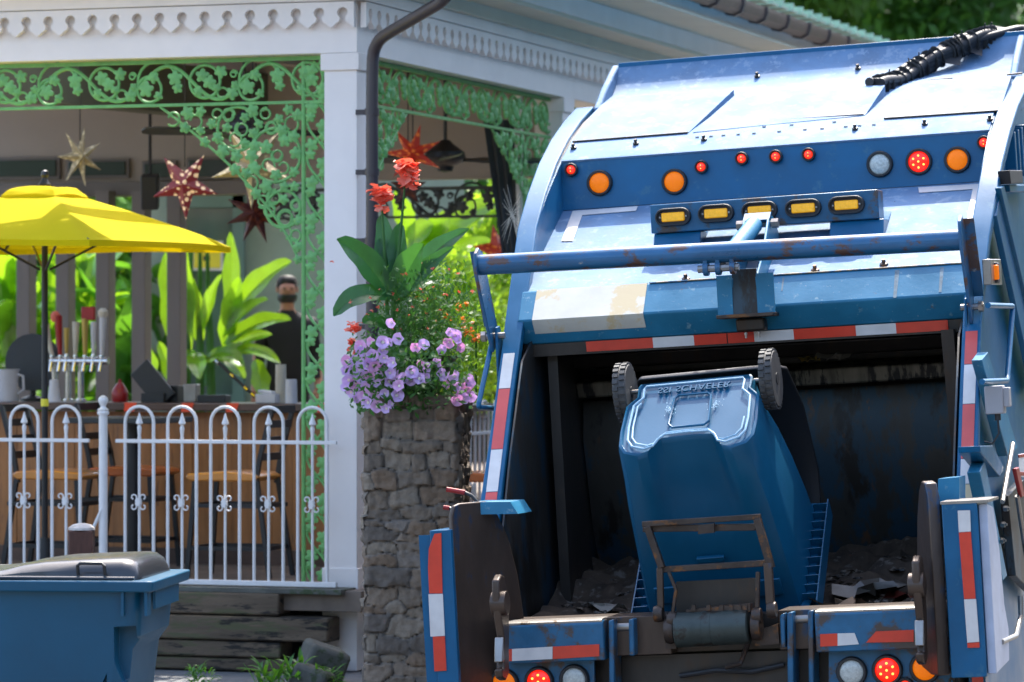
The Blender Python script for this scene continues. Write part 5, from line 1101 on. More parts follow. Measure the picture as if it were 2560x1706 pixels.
b.build('band', 'chrome', o)  # chrome bands stand in for glints along the rod
# ================= tall table and bar stools =================
p = BMx @ Vector((BP(332, 1200, 1, .95).x, .95, ZF)); tb_ = empty('pub_table', tuple(p), -BA, label='tall dark pub table on a black pedestal behind the white fence', cat='table')
b = MB(); b.box((-.03, 0, .955), (.62, .6, .035)); b.build('table_top', 'drape', tb_, bev=.006)
b = MB(); b.lathe([(.04, 0), (.04, .93)], (0, 0, 0), (0, 0, 1), 16); b.build('pedestal', 'blackmetal', tb_); b = MB(); b.lathe([(.27, 0), (.26, .02), (.05, .05)], (0, 0, 0), (0, 0, 1), 24); b.build('foot_plate', 'blackmetal', tb_)
def stool(px, y, face, m_, lb):
    """face=+1: back on the left side, seat towards +x"""
    q = BMx @ Vector((BP(px, 1200, 1, y).x, y, ZF)); t = empty('bar_stool', tuple(q), -BA + (0 if face > 0 else math.pi), label=lb, cat='bar stool', group='bar stools along the counter behind the fence')
    sh = .62
    b = MB(); b.prism([(-.23, sh), (-.20, sh - .03), (.22, sh - .03), (.255, sh - .01), (.24, sh + .015), (0, sh + .03), (-.2, sh + .02)], -.2, .2, 1); b.build('seat', m_, t, bev=.01)
    for x, dx in ((-.21, -.09), (.20, .045)):
        for s in (-1, 1):
            b = MB(); b.tube([(x, s * .17, sh - .03), (x + dx, s * .19, 0)], .019, 4); b.build('leg', 'blackmetal', t)
    for s in (-1, 1): bk = MB(); bk.tube([(-.20, s * .17, sh - .05), (-.225, s * .17, sh + .1), (-.31, s * .17, sh + .42)], .019, 4); bk.build('back_post', 'blackmetal', t)
    for k, z in enumerate((.12, .22, .32, .41)): b = MB(); b.box((-.235 - (z - .1) * .26, 0, sh + z), (.016, .34, .045)); b.build('back_slat', 'blackmetal', t)
    for z in (.18, .44):
        b = MB(); b.box((-.02, .185, z), (.48, .02, .025)); b.box((-.02, -.185, z), (.48, .02, .025)); b.box((.215, 0, z), (.02, .36, .025)); b.box((-.26, 0, z), (.02, .36, .025)); b.build('stretcher', 'blackmetal', t)
stool(148, .75, 1, 'seat', 'bar stool with light orange seat, ladder back on its left, beside the umbrella pole')
stool(330, 1.45, 1, 'seat2', 'bar stool with dark orange seat behind the table pedestal')
stool(590, .85, -1, 'seat', 'bar stool with light orange seat, ladder back on its right, near the green column panel')
stool(1190, 1.2, 1, 'seat2', 'bar stool with orange seat glimpsed through the side fence between pillar and truck')
# ================= star lanterns =================
def star(px, py, y, n, r, r2, dep, m_, rot, lb, tilt=0, sq=1, zc=4.15):
    p = BP(px, py, 1, y); q = BMx @ p; b = MB(); P = []
    for k in range(2 * n):
        a = rot + math.pi * k / n; rr_ = r if k % 2 == 0 else r2; P.append((math.cos(a) * rr_ * sq, 0, math.sin(a) * rr_))
    b.add(P + [(0, -dep, 0), (0, dep, 0)], [(k, (k + 1) % (2 * n), 2 * n) for k in range(2 * n)] + [((k + 1) % (2 * n), k, 2 * n + 1) for k in range(2 * n)])
    o = b.build('star_lantern', m_, None, flat=True); o.matrix_world = Matrix.Translation(q) @ Matrix.Rotation(-BA * .5 + tilt, 4, 'Z'); tag(o, lb, 'star lantern')
    b = MB(); b.tube([(0, 0, r * .5), (0, 0, zc - p.z)], .004, 5); c = b.build('hanging_cord', 'cord', o); return o
star(200, 392, 1.9, 7, .205, .07, .09, 'star_gold', R(78), 'cream and gold star lantern hanging above the yellow umbrella', .5, .75)
star(462, 462, 1.5, 5, .225, .085, .07, 'star_maroon', R(-88), 'maroon five pointed star lantern with pale cut-outs above the umbrella tip', 0)
star(632, 415, 1.2, 5, .27, .09, .09, 'star_gold', R(-92), 'large cream star lantern partly behind the green iron bracket', .2)
star(640, 532, 2.4, 8, .215, .085, .07, 'star_dark', R(20), 'small dark red eight pointed star lantern below the large cream one', 0)
star(1032, 385, 2.3, 7, .20, .07, .08, 'star_red', R(75), 'orange red star lantern hanging over the coral canna flowers', 0)
star(1243, 625, 3.9, 5, .18, .07, .07, 'star_red', R(100), 'red star lantern mostly hidden by the truck beside the curtain', .4)
star(1020, 470, 2.9, 5, .13, .05, .05, 'star_dark', R(90), 'dark red star lantern behind the coral canna flower spike', .3)
# ================= ceiling fans =================
def cfan(px, py, y, zt_2, lb, rot):
    p = BP(px, py, 1, y); q = BMx @ p; f = empty('ceiling_fan', tuple(q), rot, label=lb, cat='ceiling fan')
    b = MB(); b.tube([(0, 0, 0), (0, 0, zt_2 - q.z)], .013, 8); b.build('rod', 'fan', f)
    b = MB(); b.lathe([(.03, .12), (.06, .09), (.13, .04), (.14, 0), (.12, -.03), (.06, -.06), (.05, -.09), (.001, -.10)], (0, 0, 0), (0, 0, 1), 24); b.build('motor', 'fan', f)
    for k in range(4):
        a = k * math.pi / 2; d = Vector((math.cos(a), math.sin(a), 0)); n_ = Vector((-d.y, d.x, .25)).normalized(); P = []
        for r_, w_ in ((.12, .03), (.2, .04), (.25, .07), (.6, .075), (.66, .05), (.675, .015)): P.append((d * r_ + n_ * w_, d * r_ - n_ * w_))
        b = MB(); pts = [u for u, v in P] + [v for u, v in reversed(P)]; m = len(pts); b.add([v + Vector((0, 0, -.02)) for v in pts] + [v + Vector((0, 0, -.008)) for v in pts], [tuple(range(m)), tuple(range(2 * m - 1, m - 1, -1))] + [(i, m + i, m + (i + 1) % m, (i + 1) % m) for i in range(m)]); b.build('blade', 'fan', f)
cfan(1113, 395, 3.3, 4.17, 'black ceiling fan with round motor seen through the side opening', .1)
cfan(610, 325, 2.2, 4.17, 'black ceiling fan behind the green bracket, one blade showing at its left', .25)
# speaker
p = BMx @ BP(375, 480, 1, 3.4); b = MB(); b.box((0, 0, 0), (.12, .12, .24), Matrix.Rotation(.2, 3, 'X')); o = b.build('loudspeaker', 'blackmetal', None, bev=.01); o.location = p; tag(o, 'small black loudspeaker fixed high under the porch ceiling by the maroon star', 'loudspeaker')
b = MB(); b.tube([(0, 0, .1), (0, 0, .6), ], .012, 6); b.build('wall_bracket', 'blackmetal', o)
# ================= door, sign, person behind the bar =================
DY = 28.6
def wbox(name, c, d, m_, par, bev=0): b = MB(); b.box(c, d); return b.build(name, m_, par, bev=bev)
c = at(515, 800, DY); hs = empty('back_building', (c.x, DY, .6), 0, label='pale green shed with glazed door behind the banana plants', cat='shed')
wbox('wall', (.75, .12, 1.5), (2.6, .1, 3.0), mat('pale green boards', (.28, .36, .30), .6, 0, .1), hs)
for x in (-.26, .26): wbox('door_post', (x, 0, 1.35), (.09, .12, 2.7), 'teal', hs)
wbox('door_head', (0, 0, 2.65), (.62, .12, .14), 'teal', hs); wbox('door_rail', (0, .01, 1.05), (.43, .08, .10), 'teal', hs)
wbox('door_pane', (0, .03, 1.85), (.43, .03, 1.5), mat('grey green glass', (.09, .15, .14), .1, 0, .2, 2, coat=.5), hs); wbox('door_pane', (0, .03, .55), (.43, .03, .9), 'teal', hs)
wbox('awning', (.1, -.25, 2.85), (1.2, .5, .06), 'white', hs)
p = at(518, 640, DY - .12); b = MB(); b.box((0, 0, 0), (.25, .012, .235)); sg = b.build('notice_sign', 'label_white', None); sg.location = p; tag(sg, 'square yellow notice with white border and two dark lines of print on the green door', 'sign')
b = MB(); b.box((0, -.009, .0), (.21, .008, .19)); b.build('sign_face', 'yell', sg)
b = MB()
for k, (x, w_) in enumerate(((-.06, .03), (-.022, .025), (.012, .028), (.045, .02))): b.box((x, -.014, .05), (w_, .004, .035))
for x, w_ in ((-.02, .02), (.01, .025)): b.box((x, -.014, -.02), (w_, .004, .04))
b.box((.09, -.014, .055), (.02, .004, .02)); b.build('print', 'ink', sg)
# person
PYd = 27.4; pp = at(718, 690, PYd); hz0 = pp.z; foot = hz0 - 1.78 * .92
per = empty('person', (pp.x, PYd, foot), R(8), label='person in black T-shirt and black face mask standing behind the bar', cat='person'); per.scale = (.92, .92, .92)
sk = bpy.data.meshes.new('body'); V_ = [(0, 0, .95), (0, 0, 1.15), (0, 0, 1.36), (0, -.0, 1.46), (0, -.01, 1.54), (0, -.015, 1.66), (0, -.01, 1.73), (-.19, 0, 1.38), (-.24, .01, 1.12), (-.27, -.06, .88), (.19, 0, 1.38), (.24, .01, 1.12), (.25, -.10, .90), (-.10, 0, .90), (-.11, 0, .5), (-.12, .02, .08), (-.12, -.12, .03), (.10, 0, .90), (.11, 0, .5), (.12, .02, .08), (.12, -.12, .03), (-.275, -.09, .80), (.25, -.14, .83)]
E_ = [(0, 1), (1, 2), (2, 3), (3, 4), (4, 5), (5, 6), (2, 7), (7, 8), (8, 9), (9, 21), (2, 10), (10, 11), (11, 12), (12, 22), (0, 13), (13, 14), (14, 15), (15, 16), (0, 17), (17, 18), (18, 19), (19, 20)]
rad = [.15, .14, .16, .07, .055, .082, .07, .065, .048, .034, .065, .048, .034, .09, .06, .045, .035, .09, .06, .045, .035, .036, .036]
sk.from_pydata(V_, E_, []); so = bpy.data.objects.new('body', sk); sc.collection.objects.link(so); so.parent = per; md = so.modifiers.new('skin', 'SKIN'); sm2 = so.modifiers.new('sub', 'SUBSURF'); sm2.levels = sm2.render_levels = 2
for i, r in enumerate(rad): v = sk.skin_vertices[0].data[i]; v.radius = (r, r * (.72 if i < 3 else 1)); v.use_root = (i == 0)
sk.materials.append(M['skin'])
dg = bpy.context.evaluated_depsgraph_get(); dg.update(); me2 = bpy.data.meshes.new_from_object(so.evaluated_get(dg)); so.modifiers.clear(); so.data = me2
for pl_ in me2.polygons: pl_.use_smooth = True
if not me2.materials: me2.materials.append(M['skin'])
# T-shirt and trousers follow the body
def garment(name, zlo, zhi, m_, xs=9, off=.012):
    bm = bmesh.new(); bm.from_mesh(me2); bm.normal_update()
    for v in bm.verts: v.co += v.normal * off
    kill = [f for f in bm.faces if not (zlo < f.calc_center_median().z < zhi) or abs(f.calc_center_median().x) > xs]
    bmesh.ops.delete(bm, geom=kill, context='FACES'); m_e = bpy.data.meshes.new(name); bm.to_mesh(m_e); bm.free(); m_e.materials.clear(); m_e.materials.append(M[m_]); o = bpy.data.objects.new(name, m_e); sc.collection.objects.link(o); o.parent = per
    for q_ in m_e.polygons: q_.use_smooth = True
    return o
garment('t_shirt', .93, 1.485, 'shirt', .265, .016)
bm = bmesh.new(); bm.from_mesh(me2); bm.free(); garment('trousers', .06, .97, 'shirt', .19, .012)
b = MB(); b.lathe([(.06, -.055), (.080, -.03), (.084, .0), (.080, .012), (.05, .012)], (0, -.02, 1.612), (0, 0, 1), 20); b.build('face_mask', 'blackmetal', per)
b = MB(); b.lathe([(.070, -.03), (.080, .0), (.082, .03), (.072, .06), (.045, .078), (.001, .084)], (0, .022, 1.705), (0, -.1, 1), 20); 
rn = random.Random(77)
for k in range(260):
    a = rn.uniform(0, 6.28); h = rn.uniform(-.03, .075); r_ = .082 * math.sqrt(max(.05, 1 - (max(0, h) / .085) ** 2)); c_ = Vector((math.cos(a) * r_, .022 + math.sin(a) * r_ - h * .1, 1.705 + h)); d = Vector((math.cos(a), math.sin(a), rn.uniform(-.6, .8))).normalized(); e = d.orthogonal(); b.add([c_ - d * .004, c_ + e * .006, c_ + d * rn.uniform(.008, .02), c_ - e * .006], [(0, 1, 2, 3)])
b.build('hair', 'hair', per)
b = MB()
for s in (-1, 1): b.lathe([(.001, -.006), (.009, 0), (.001, .006)], (s * .03, -.088, 1.672), (0, -1, 0), 10)
b.build('eye', 'ink', per)
b = MB(); b.lathe([(.012, 0), (.010, .015), (.004, .022)], (0, -.085, 1.655), (0, -1, .2), 8)
for s in (-1, 1): b.lathe([(.005, -.02), (.012, 0), (.005, .03)], (s * .082, .0, 1.66), (0, .2, 1), 8)
b.build('face_detail', 'skin', per)
b = MB()
for s, c_ in ((-1, (-.275, -.10, .79)), (1, (.25, -.15, .82))):
    for k in range(4): b.tube([(c_[0] + s * (-.022 + k * .014), c_[1], c_[2] + .0), (c_[0] + s * (-.024 + k * .016), c_[1] - .02, c_[2] - .045), (c_[0] + s * (-.022 + k * .014), c_[1] - .01, c_[2] - .075 + .006 * abs(k - 1.5))], .0085, 6)
    b.tube([(c_[0] - s * .03, c_[1], c_[2] + .02), (c_[0] - s * .045, c_[1] - .02, c_[2] - .02)], .010, 6)
b.build('finger', 'skin', per)
b = MB(); b.add([BMx @ Vector(q) for q in [(-8, 4.6, foot - .0)] ] , []) if False else None
P = [Vector((-9, 26.1, 0)), Vector((1.0, 26.1, 0)), Vector((1.0, 34, 0)), Vector((-9, 34, 0))]
b = MB(); b.add([(p.x, p.y, .0) for p in P] + [(p.x, p.y, foot) for p in P], [(4, 5, 6, 7), (0, 1, 5, 4), (1, 2, 6, 5), (2, 3, 7, 6), (3, 0, 4, 7)]); tag(b.build('terrace', 'deck'), kind='structure')
# ================= plants =================
def bush(name, loc, rx, ry, rz_, n, s, m_, lb, ct_, seed, extra=None, kind=None, stem=True, par=None):
    r = random.Random(seed); b = MB()
    for k in range(n):
        a = r.uniform(0, 6.28); cz = r.uniform(-1, 1); rr_ = r.uniform(.45, 1) ** .6; q = math.sqrt(1 - cz * cz); p = Vector((math.cos(a) * q * rx, math.sin(a) * q * ry, cz * rz_)) * rr_
        lump = 1 + .35 * noise.noise(p * (2.2 / max(rx, .3)) + Vector((seed, 0, 0))); p *= lump
        d = Vector((r.gauss(0, 1), r.gauss(0, 1), r.gauss(.3, 1))).normalized(); e = d.orthogonal().normalized(); t = s * r.uniform(.5, 1.3)
        b.add([p, p + d * t * .5 + e * t * .28, p + d * t, p + d * t * .5 - e * t * .28], [(0, 1, 2, 3)])
    if par is None:
        o = empty(name, loc, 0, label=lb, cat=ct_); b.build('foliage', m_, o, norm=False, flat=True)
        if stem: b = MB(); b.tube([(0, 0, -(loc[2] - .19)), (0, 0, 0)], .015, 6); b.build('stem', 'midleaf', o)
        return o
    return b.build('foliage', m_, par, norm=False, flat=True)

def big_plant(name, loc, leaves, m_, lb, ct_, stem='midleaf', grp=None):
    o = empty(name, loc, 0, label=lb, cat=ct_, group=grp); b = MB()
    for (h, az, el, L, W_, dr) in leaves:
        d = Vector((math.cos(az) * math.cos(el), math.sin(az) * math.cos(el), math.sin(el))); s0 = Vector((random.uniform(-.06, .06), random.uniform(-.06, .06), h))
        b.leaf(s0, d, (0, 0, 1), L, W_, dr, random.uniform(.1, .45), .06, 16)
    b.build('foliage', m_, o, norm=False); b = MB()
    hm = max(l[0] for l in leaves); b.tube([(0, 0, 0), (.01, 0, hm * .5), (0, .01, hm + .1)], [.05, .04, .02], 8); b.build('stem', stem, o); return o
def rl(n, h0, h1, L, W_, seed, el=(.2, 1.2), dr=(.3, 1.2)):
    r = random.Random(seed); return [(r.uniform(h0, h1), r.uniform(0, 6.28), r.uniform(*el), L * r.uniform(.7, 1.15), W_ * r.uniform(.7, 1.2), r.uniform(*dr)) for _ in range(n)]
# the sunlit clump behind the bar, leaves aimed as in the photograph (azimuth 0 = right, pi = left; el = steepness)
def clump(name, px, py0, Y, specs, m_, lb, ct_='banana plant'):
    base = at(px, 1200, Y); o = empty(name, (base.x, Y, foot), 0, label=lb, cat=ct_); b = MB()
    for (x0, y0, x1, y1, W_, dr, dy) in specs:
        p0 = at(x0, y0, Y) - Vector((base.x, Y, foot)); p1 = at(x1, y1, Y) + Vector((0, dy, 0)) - Vector((base.x, Y, foot)); d = p1 - p0; L = d.length
        d = (d + Vector((0, 0, dr * L * .55))).normalized(); b.leaf(p0, d, Vector((0, -.8, .6)), L * 1.04, W_, dr, random.uniform(.15, .4), .05, 18)
    b.build('foliage', m_, o, norm=False); b = MB()
    for dx in (-.12, 0, .1): b.tube([(dx, 0, 0), (dx * .8, 0, 1.0), (dx * .5, 0, 1.9)], [.035, .03, .012], 8)
    b.build('stem', 'midleaf', o); return o
clump('banana_plant', 500, 0, 27.0, [(470, 850, 440, 560, .17, .1, -.1), (470, 880, 455, 600, .16, .2, -.2), (500, 830, 560, 690, .12, .4, -.3), (580, 850, 575, 590, .13, .1, .1), (570, 800, 722, 650, .19, .5, -.2),
    (560, 860, 725, 790, .15, .6, -.2), (560, 840, 670, 745, .13, .5, -.3), (540, 900, 680, 830, .12, .5, -.2), (520, 900, 710, 895, .12, .8, -.3), (500, 910, 620, 905, .15, .9, -.3), (490, 880, 445, 950, .15, .8, -.2),
    (480, 890, 510, 950, .14, .9, -.4), (440, 900, 410, 640, .16, .2, .1), (530, 880, 610, 950, .13, .8, -.1), (500, 860, 480, 700, .14, .1, -.1), (560, 870, 600, 700, .16, .3, -.1), (640, 900, 660, 1000, .14, .6, -.1), (380, 960, 360, 860, .14, .3, 0), (450, 1000, 400, 860, .12, .2, 0)],
    'banana', 'sunlit banana clump with glossy leaves in front of the green door')
clump('banana_plant', 720, 0, 29.5, [(700, 720, 560, 560, .22, .6, -.2), (700, 700, 640, 500, .22, .3, -.1), (720, 700, 770, 520, .22, .3, 0), (720, 700, 690, 600, .3, .2, 0), (740, 760, 800, 600, .22, .5, -.1), (700, 720, 600, 610, .2, .6, -.3), (720, 720, 750, 620, .2, .2, -.3), (700, 740, 640, 680, .2, .8, -.3)],
    'banana', 'yellow green banana plant above the person, behind the iron bracket')
k = 0
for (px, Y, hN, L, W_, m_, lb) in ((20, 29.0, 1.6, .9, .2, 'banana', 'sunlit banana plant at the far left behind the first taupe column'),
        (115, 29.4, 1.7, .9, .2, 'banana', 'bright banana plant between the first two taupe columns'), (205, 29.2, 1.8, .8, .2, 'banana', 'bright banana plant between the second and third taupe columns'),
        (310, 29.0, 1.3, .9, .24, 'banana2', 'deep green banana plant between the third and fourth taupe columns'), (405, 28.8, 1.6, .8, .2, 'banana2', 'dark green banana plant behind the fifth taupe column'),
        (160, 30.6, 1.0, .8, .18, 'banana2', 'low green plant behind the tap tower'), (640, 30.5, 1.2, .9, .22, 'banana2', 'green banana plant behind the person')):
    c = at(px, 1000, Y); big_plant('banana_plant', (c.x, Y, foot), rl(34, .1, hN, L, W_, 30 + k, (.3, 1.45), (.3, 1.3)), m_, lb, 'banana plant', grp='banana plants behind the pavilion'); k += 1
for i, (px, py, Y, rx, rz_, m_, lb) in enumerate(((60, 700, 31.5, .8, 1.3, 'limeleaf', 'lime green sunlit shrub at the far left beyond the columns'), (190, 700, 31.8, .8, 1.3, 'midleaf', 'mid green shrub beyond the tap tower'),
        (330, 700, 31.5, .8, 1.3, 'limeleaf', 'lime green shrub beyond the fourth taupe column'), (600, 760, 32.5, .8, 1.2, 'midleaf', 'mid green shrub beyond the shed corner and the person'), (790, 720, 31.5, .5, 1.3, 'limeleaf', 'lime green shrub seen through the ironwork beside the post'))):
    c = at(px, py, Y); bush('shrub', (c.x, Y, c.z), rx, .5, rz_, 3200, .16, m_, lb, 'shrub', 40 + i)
# plants outside the side of the pavilion
c = at(1120, 900, 23.6)
def clump2(px, Y, z0, specs, m_, lb, name='banana_plant', ct_='banana plant'):
    base = at(px, 1200, Y); o = empty(name, (base.x, Y, z0), 0, label=lb, cat=ct_); b = MB()
    for (x0, y0, x1, y1, W_, dr) in specs:
        p0 = at(x0, y0, Y) - Vector((base.x, Y, z0)); p1 = at(x1, y1, Y - .1) - Vector((base.x, Y, z0)); d = p1 - p0; L = d.length; d = (d + Vector((0, 0, dr * L * .55))).normalized(); b.leaf(p0, d, Vector((0, -.85, .5)), L * 1.04, W_, dr, .12, .03, 12)
    b.build('foliage', m_, o, norm=False); b = MB(); b.tube([(0, 0, 0), (0, 0, at(px, specs[0][1], Y).z - z0)], .03, 8); b.build('stem', 'midleaf', o)
clump2(1040, 27.0, foot, [(1020, 640, 1232, 505, .24, .35), (1060, 720, 1225, 600, .26, .4), (1030, 600, 990, 480, .16, .2), (1050, 700, 1190, 640, .2, .5), (1000, 620, 1080, 560, .2, .3), (1040, 740, 960, 640, .2, .4), (1060, 760, 1240, 700, .22, .5), (1050, 640, 1120, 540, .22, .3)], 'banana', 'large yellow green banana leaves glowing in the sun behind the canna')
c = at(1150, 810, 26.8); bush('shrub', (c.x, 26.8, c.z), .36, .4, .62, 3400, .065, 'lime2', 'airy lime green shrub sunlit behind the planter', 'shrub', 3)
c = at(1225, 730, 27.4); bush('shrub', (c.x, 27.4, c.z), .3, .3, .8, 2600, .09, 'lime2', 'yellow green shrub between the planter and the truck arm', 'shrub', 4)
# pampas like dry stems beside the truck frame
c = at(1250, 520, 20.5); b = MB()
for k in range(14):
    p0 = at(1300, 640 - k * 12, 20.5); p1 = at(1255 + random.randint(-8, 14), 470 + k * 11 + random.randint(-10, 10), 20.5); m_ = (p0 + p1) / 2 + Vector((0, 0, .03)); b.tube([p0, m_, p1], [.003, .002, .001], 4)
b.tube([at(1310, 1300, 20.5), at(1305, 900, 20.5), at(1298, 520, 20.5)], .006, 5); o = b.build('dry_grass_plume', 'ivory'); tag(o, 'dry pale grass stems fanning out behind the truck frame', 'dry grass')
# ---- planter on the pillar ----
PC = Vector((pc.x, PY, pc.z))
def leafset(specs, base, Y):
    b = MB()
    for (x0, y0, x1, y1, W_, dr, dy) in specs:
        p0 = at(x0, y0, Y) - base; p1 = at(x1, y1, Y + dy) - base; d = p1 - p0; L = d.length; d = (d + Vector((0, 0, dr * L * .5))).normalized(); b.leaf(p0, d, Vector((0, -.85, .5)), L * 1.03, W_, dr, .3, .03, 12)
    return b
cn = empty('canna_plant', tuple(PC), 0, label='broad leaved canna with two coral flower heads rising from the planter', cat='canna plant')
leafset([(975, 740, 853, 592, .15, .55, -.1), (985, 745, 824, 785, .12, 1.1, -.1), (985, 750, 1055, 612, .16, .25, -.15), (990, 720, 950, 600, .13, .2, .05), (975, 700, 955, 540, .11, .1, .1), (990, 740, 1160, 565, .11, .5, .1), (990, 760, 1125, 615, .09, .4, 0), (985, 700, 1000, 560, .10, .1, .05), (970, 820, 905, 800, .09, .8, -.1), (1000, 740, 1090, 690, .10, .7, .1)], PC, PY).build('leaf', 'canna', cn, norm=False)
b = MB(); b.tube([at(985, 960, PY) - PC, at(983, 760, PY) - PC, at(1000, 600, PY) - PC, at(1012, 465, PY) - PC], [.014, .012, .008, .005], 8); b.tube([at(975, 960, PY) - PC, at(965, 700, PY) - PC, at(955, 520, PY) - PC], [.012, .010, .005], 8); b.build('stem', 'midleaf', cn)
def ruffle(b, c, r, n, seed, s=.4):
    rn = random.Random(seed)
    for k in range(n):
        a = rn.uniform(0, 6.28); e = rn.uniform(-.9, 1.2); d = Vector((math.cos(a) * math.cos(e), math.sin(a) * math.cos(e) - .25, math.sin(e))).normalized(); b.leaf(Vector(c) + Vector((rn.uniform(-1, 1), rn.uniform(-1, 1), rn.uniform(-1, 1))) * r * s, d, (0, 0, 1), r * rn.uniform(.6, .95), r * rn.uniform(.75, 1.1), rn.uniform(.2, 1.6), rn.uniform(-.3, .5), .15, 5)
for i, (px, py, r, n) in enumerate(((1020, 430, .085, 26), (952, 488, .075, 22))):
    b = MB(); ruffle(b, at(px, py, PY) - PC, r, n, i); ruffle(b, at(px + 8, py + 22, PY) - PC, r * .7, 10, i + 9); b.build('flower_head', 'coral', cn, norm=False)
pf = empty('filler_plant', tuple(PC), 0, label='feathery dark green filler plant with tiny orange flowers above the petunias', cat='filler plant')
b = MB(); rn = random.Random(12)
for k in range(4200):
    px = rn.gauss(1060, 62); py = rn.gauss(810, 75)
    if py < 655 or py > 985 or px < 905 or px > 1195: continue
    p = at(px, py, PY + rn.uniform(-.22, .22)) - PC; d = Vector((rn.gauss(0, .6), rn.gauss(0, .6), rn.gauss(.6, .7))).normalized(); e = d.orthogonal().normalized(); t = rn.uniform(.015, .045)
    b.add([p, p + d * t * .5 + e * t * .16, p + d * t, p + d * t * .5 - e * t * .16], [(0, 1, 2, 3)])
for k in range(40):
    px = 985 + k * 4.5; q0 = at(1030 + (k - 20), 960, PY) - PC; q1 = at(px, rn.uniform(660, 760), PY + rn.uniform(-.1, .2)) - PC; b.tube([q0, (q0 + q1) / 2 + Vector((0, 0, .05)), q1], [.004, .003, .001], 4)
b.build('foliage', 'midleaf', pf, norm=False, flat=True)
for k in range(60):
    b = MB(); px = rn.choice((rn.gauss(1090, 60), rn.gauss(1000, 70))); py = rn.uniform(640, 860); c_ = at(px, py, PY - .2 + rn.uniform(0, .3)) - PC; ruffle(b, c_, rn.uniform(.010, .018), 5, k, .2); b.build('blossom', 'coral', pf, norm=False)
pt = empty('petunia_plant', tuple(PC), 0, label='trailing petunia covered in lilac flowers spilling over the stone pillar', cat='petunia plant')
b = MB()
for k in range(2600):
    px = rn.gauss(1010, 85); py = rn.gauss(945, 50)
    if px < 870 or px > 1180 or py < 830 or py > 1030: continue
    p = at(px, py, PY - .3 + rn.uniform(-.12, .3)) - PC; d = Vector((rn.gauss(0, 1), rn.gauss(-.3, .6), rn.gauss(-.1, .8))).normalized(); e = d.orthogonal().normalized(); t = rn.uniform(.02, .05)
    b.add([p, p + d * t * .5 + e * t * .28, p + d * t, p + d * t * .5 - e * t * .28], [(0, 1, 2, 3)])
b.build('foliage', 'midleaf', pt, norm=False, flat=True)
def petunia(m_):
    b = MB(); N_ = 20; vs = [(0, .012, 0)]; 
    for (r, y) in ((.006, -.002), (.016, -.012), (.027, -.015)):
        for k in range(N_): a = 2 * math.pi * k / N_; q = r * (1 - (.12 if r > .02 else 0) * abs(math.sin(2.5 * a))); vs.append((math.cos(a) * q, y + (.004 * math.cos(5 * a) if r > .02 else 0), math.sin(a) * q))
    fs = [(0, 1 + k, 1 + (k + 1) % N_) for k in range(N_)] + [(1 + j * N_ + k, 1 + (j + 1) * N_ + k, 1 + (j + 1) * N_ + (k + 1) % N_, 1 + j * N_ + (k + 1) % N_) for j in range(2) for k in range(N_)]
    b.add(vs, fs); o = b.build('flower', m_, pt, norm=False); b = MB(); b.lathe([(.007, 0), (.005, .003), (.001, .004)], (0, -.004, 0), (0, -1, 0), 8); b.build('throat', 'throat', o); return o
protoL, protoP = petunia('lilac'), petunia('pink')
FLW = [(932, 857), (960, 857), (975, 860), (1000, 850), (1040, 868), (952, 875), (930, 885), (905, 905), (920, 900), (935, 900), (900, 925), (915, 920), (935, 910), (960, 895), (970, 905), (985, 910), (958, 920), (975, 930), (865, 970), (880, 980), (890, 955), (875, 950), (895, 985), (918, 970), (925, 935), (905, 945), (975, 955), (965, 985), (1000, 965), (1010, 945), (1030, 930), (1028, 948), (1055, 915), (1070, 920), (1070, 945), (1103, 942), (1110, 965), (1135, 940), (1140, 965), (1150, 985), (1170, 975), (1178, 960), (1165, 955), (925, 1005), (945, 1018), (965, 1020), (985, 1010), (990, 990), (1145, 1000), (1125, 830), (1140, 838), (1150, 850), (1148, 868), (980, 805), (1100, 875), (1095, 905), (870, 900), (862, 925), (885, 905), (895, 880), (905, 870), (1160, 1000), (1050, 945), (885, 1000), (915, 990), (940, 960), (880, 930), (1180, 990), (1125, 855), (1060, 865), (950, 940), (990, 930), (940, 990)]
for i, (px, py) in enumerate(FLW):
    o = (protoL if i % 4 else protoP)
    if i > 1: o = copytree(o, pt)
    r_ = (abs(px - 1020) / 170) ** 2; o.location = at(px + rn.uniform(-3, 3), py + rn.uniform(-3, 3), PY - .40 + .22 * r_ + rn.uniform(-.03, .03)) - PC; o.rotation_euler = (rn.uniform(-.5, .5), rn.uniform(0, 1), rn.uniform(-.7, .7)); k_ = rn.uniform(1.0, 1.45); o.scale = (k_, k_, k_)
gr = empty('geranium_plant', tuple(at(905, 960, PY)), 0, label='coral pink geranium blooms at the left edge of the planter', cat='geranium plant')
g0 = at(905, 960, PY)
for px, py, r in ((882, 818, .045), (880, 858, .04), (893, 878, .04), (900, 868, .03)): b = MB(); ruffle(b, at(px, py, PY - .1) - g0, r, 16, int(px), .6); b.build('flower_head', 'coral', gr, norm=False)
b = MB()
for k in range(8): b.tube([(0, 0, 0), at(885 + k * 4, 850 + k * 6, PY - .1) - g0], .003, 4)
b.build('stem', 'midleaf', gr); bush('x', (0, 0, 0), .08, .08, .1, 120, .05, 'midleaf', '', '', 8, par=gr)
mg = empty('marigold_plant', tuple(at(1190, 860, PY + .2)), 0, label='small orange flowers at the right edge of the planter beside the truck rail', cat='marigold plant')
g0 = at(1190, 860, PY + .2)
for px, py, r in ((1150, 770, .03), (1170, 830, .03), (1190, 845, .028), (1120, 790, .025), (1160, 800, .02), (1165, 760, .02)): b = MB(); ruffle(b, at(px, py, PY + .1) - g0, r, 12, int(px), .6); b.build('flower_head', 'orangep', mg, norm=False)
bush('x', (0, 0, 0), .12, .12, .22, 500, .03, 'limeleaf', '', '', 18, par=mg)
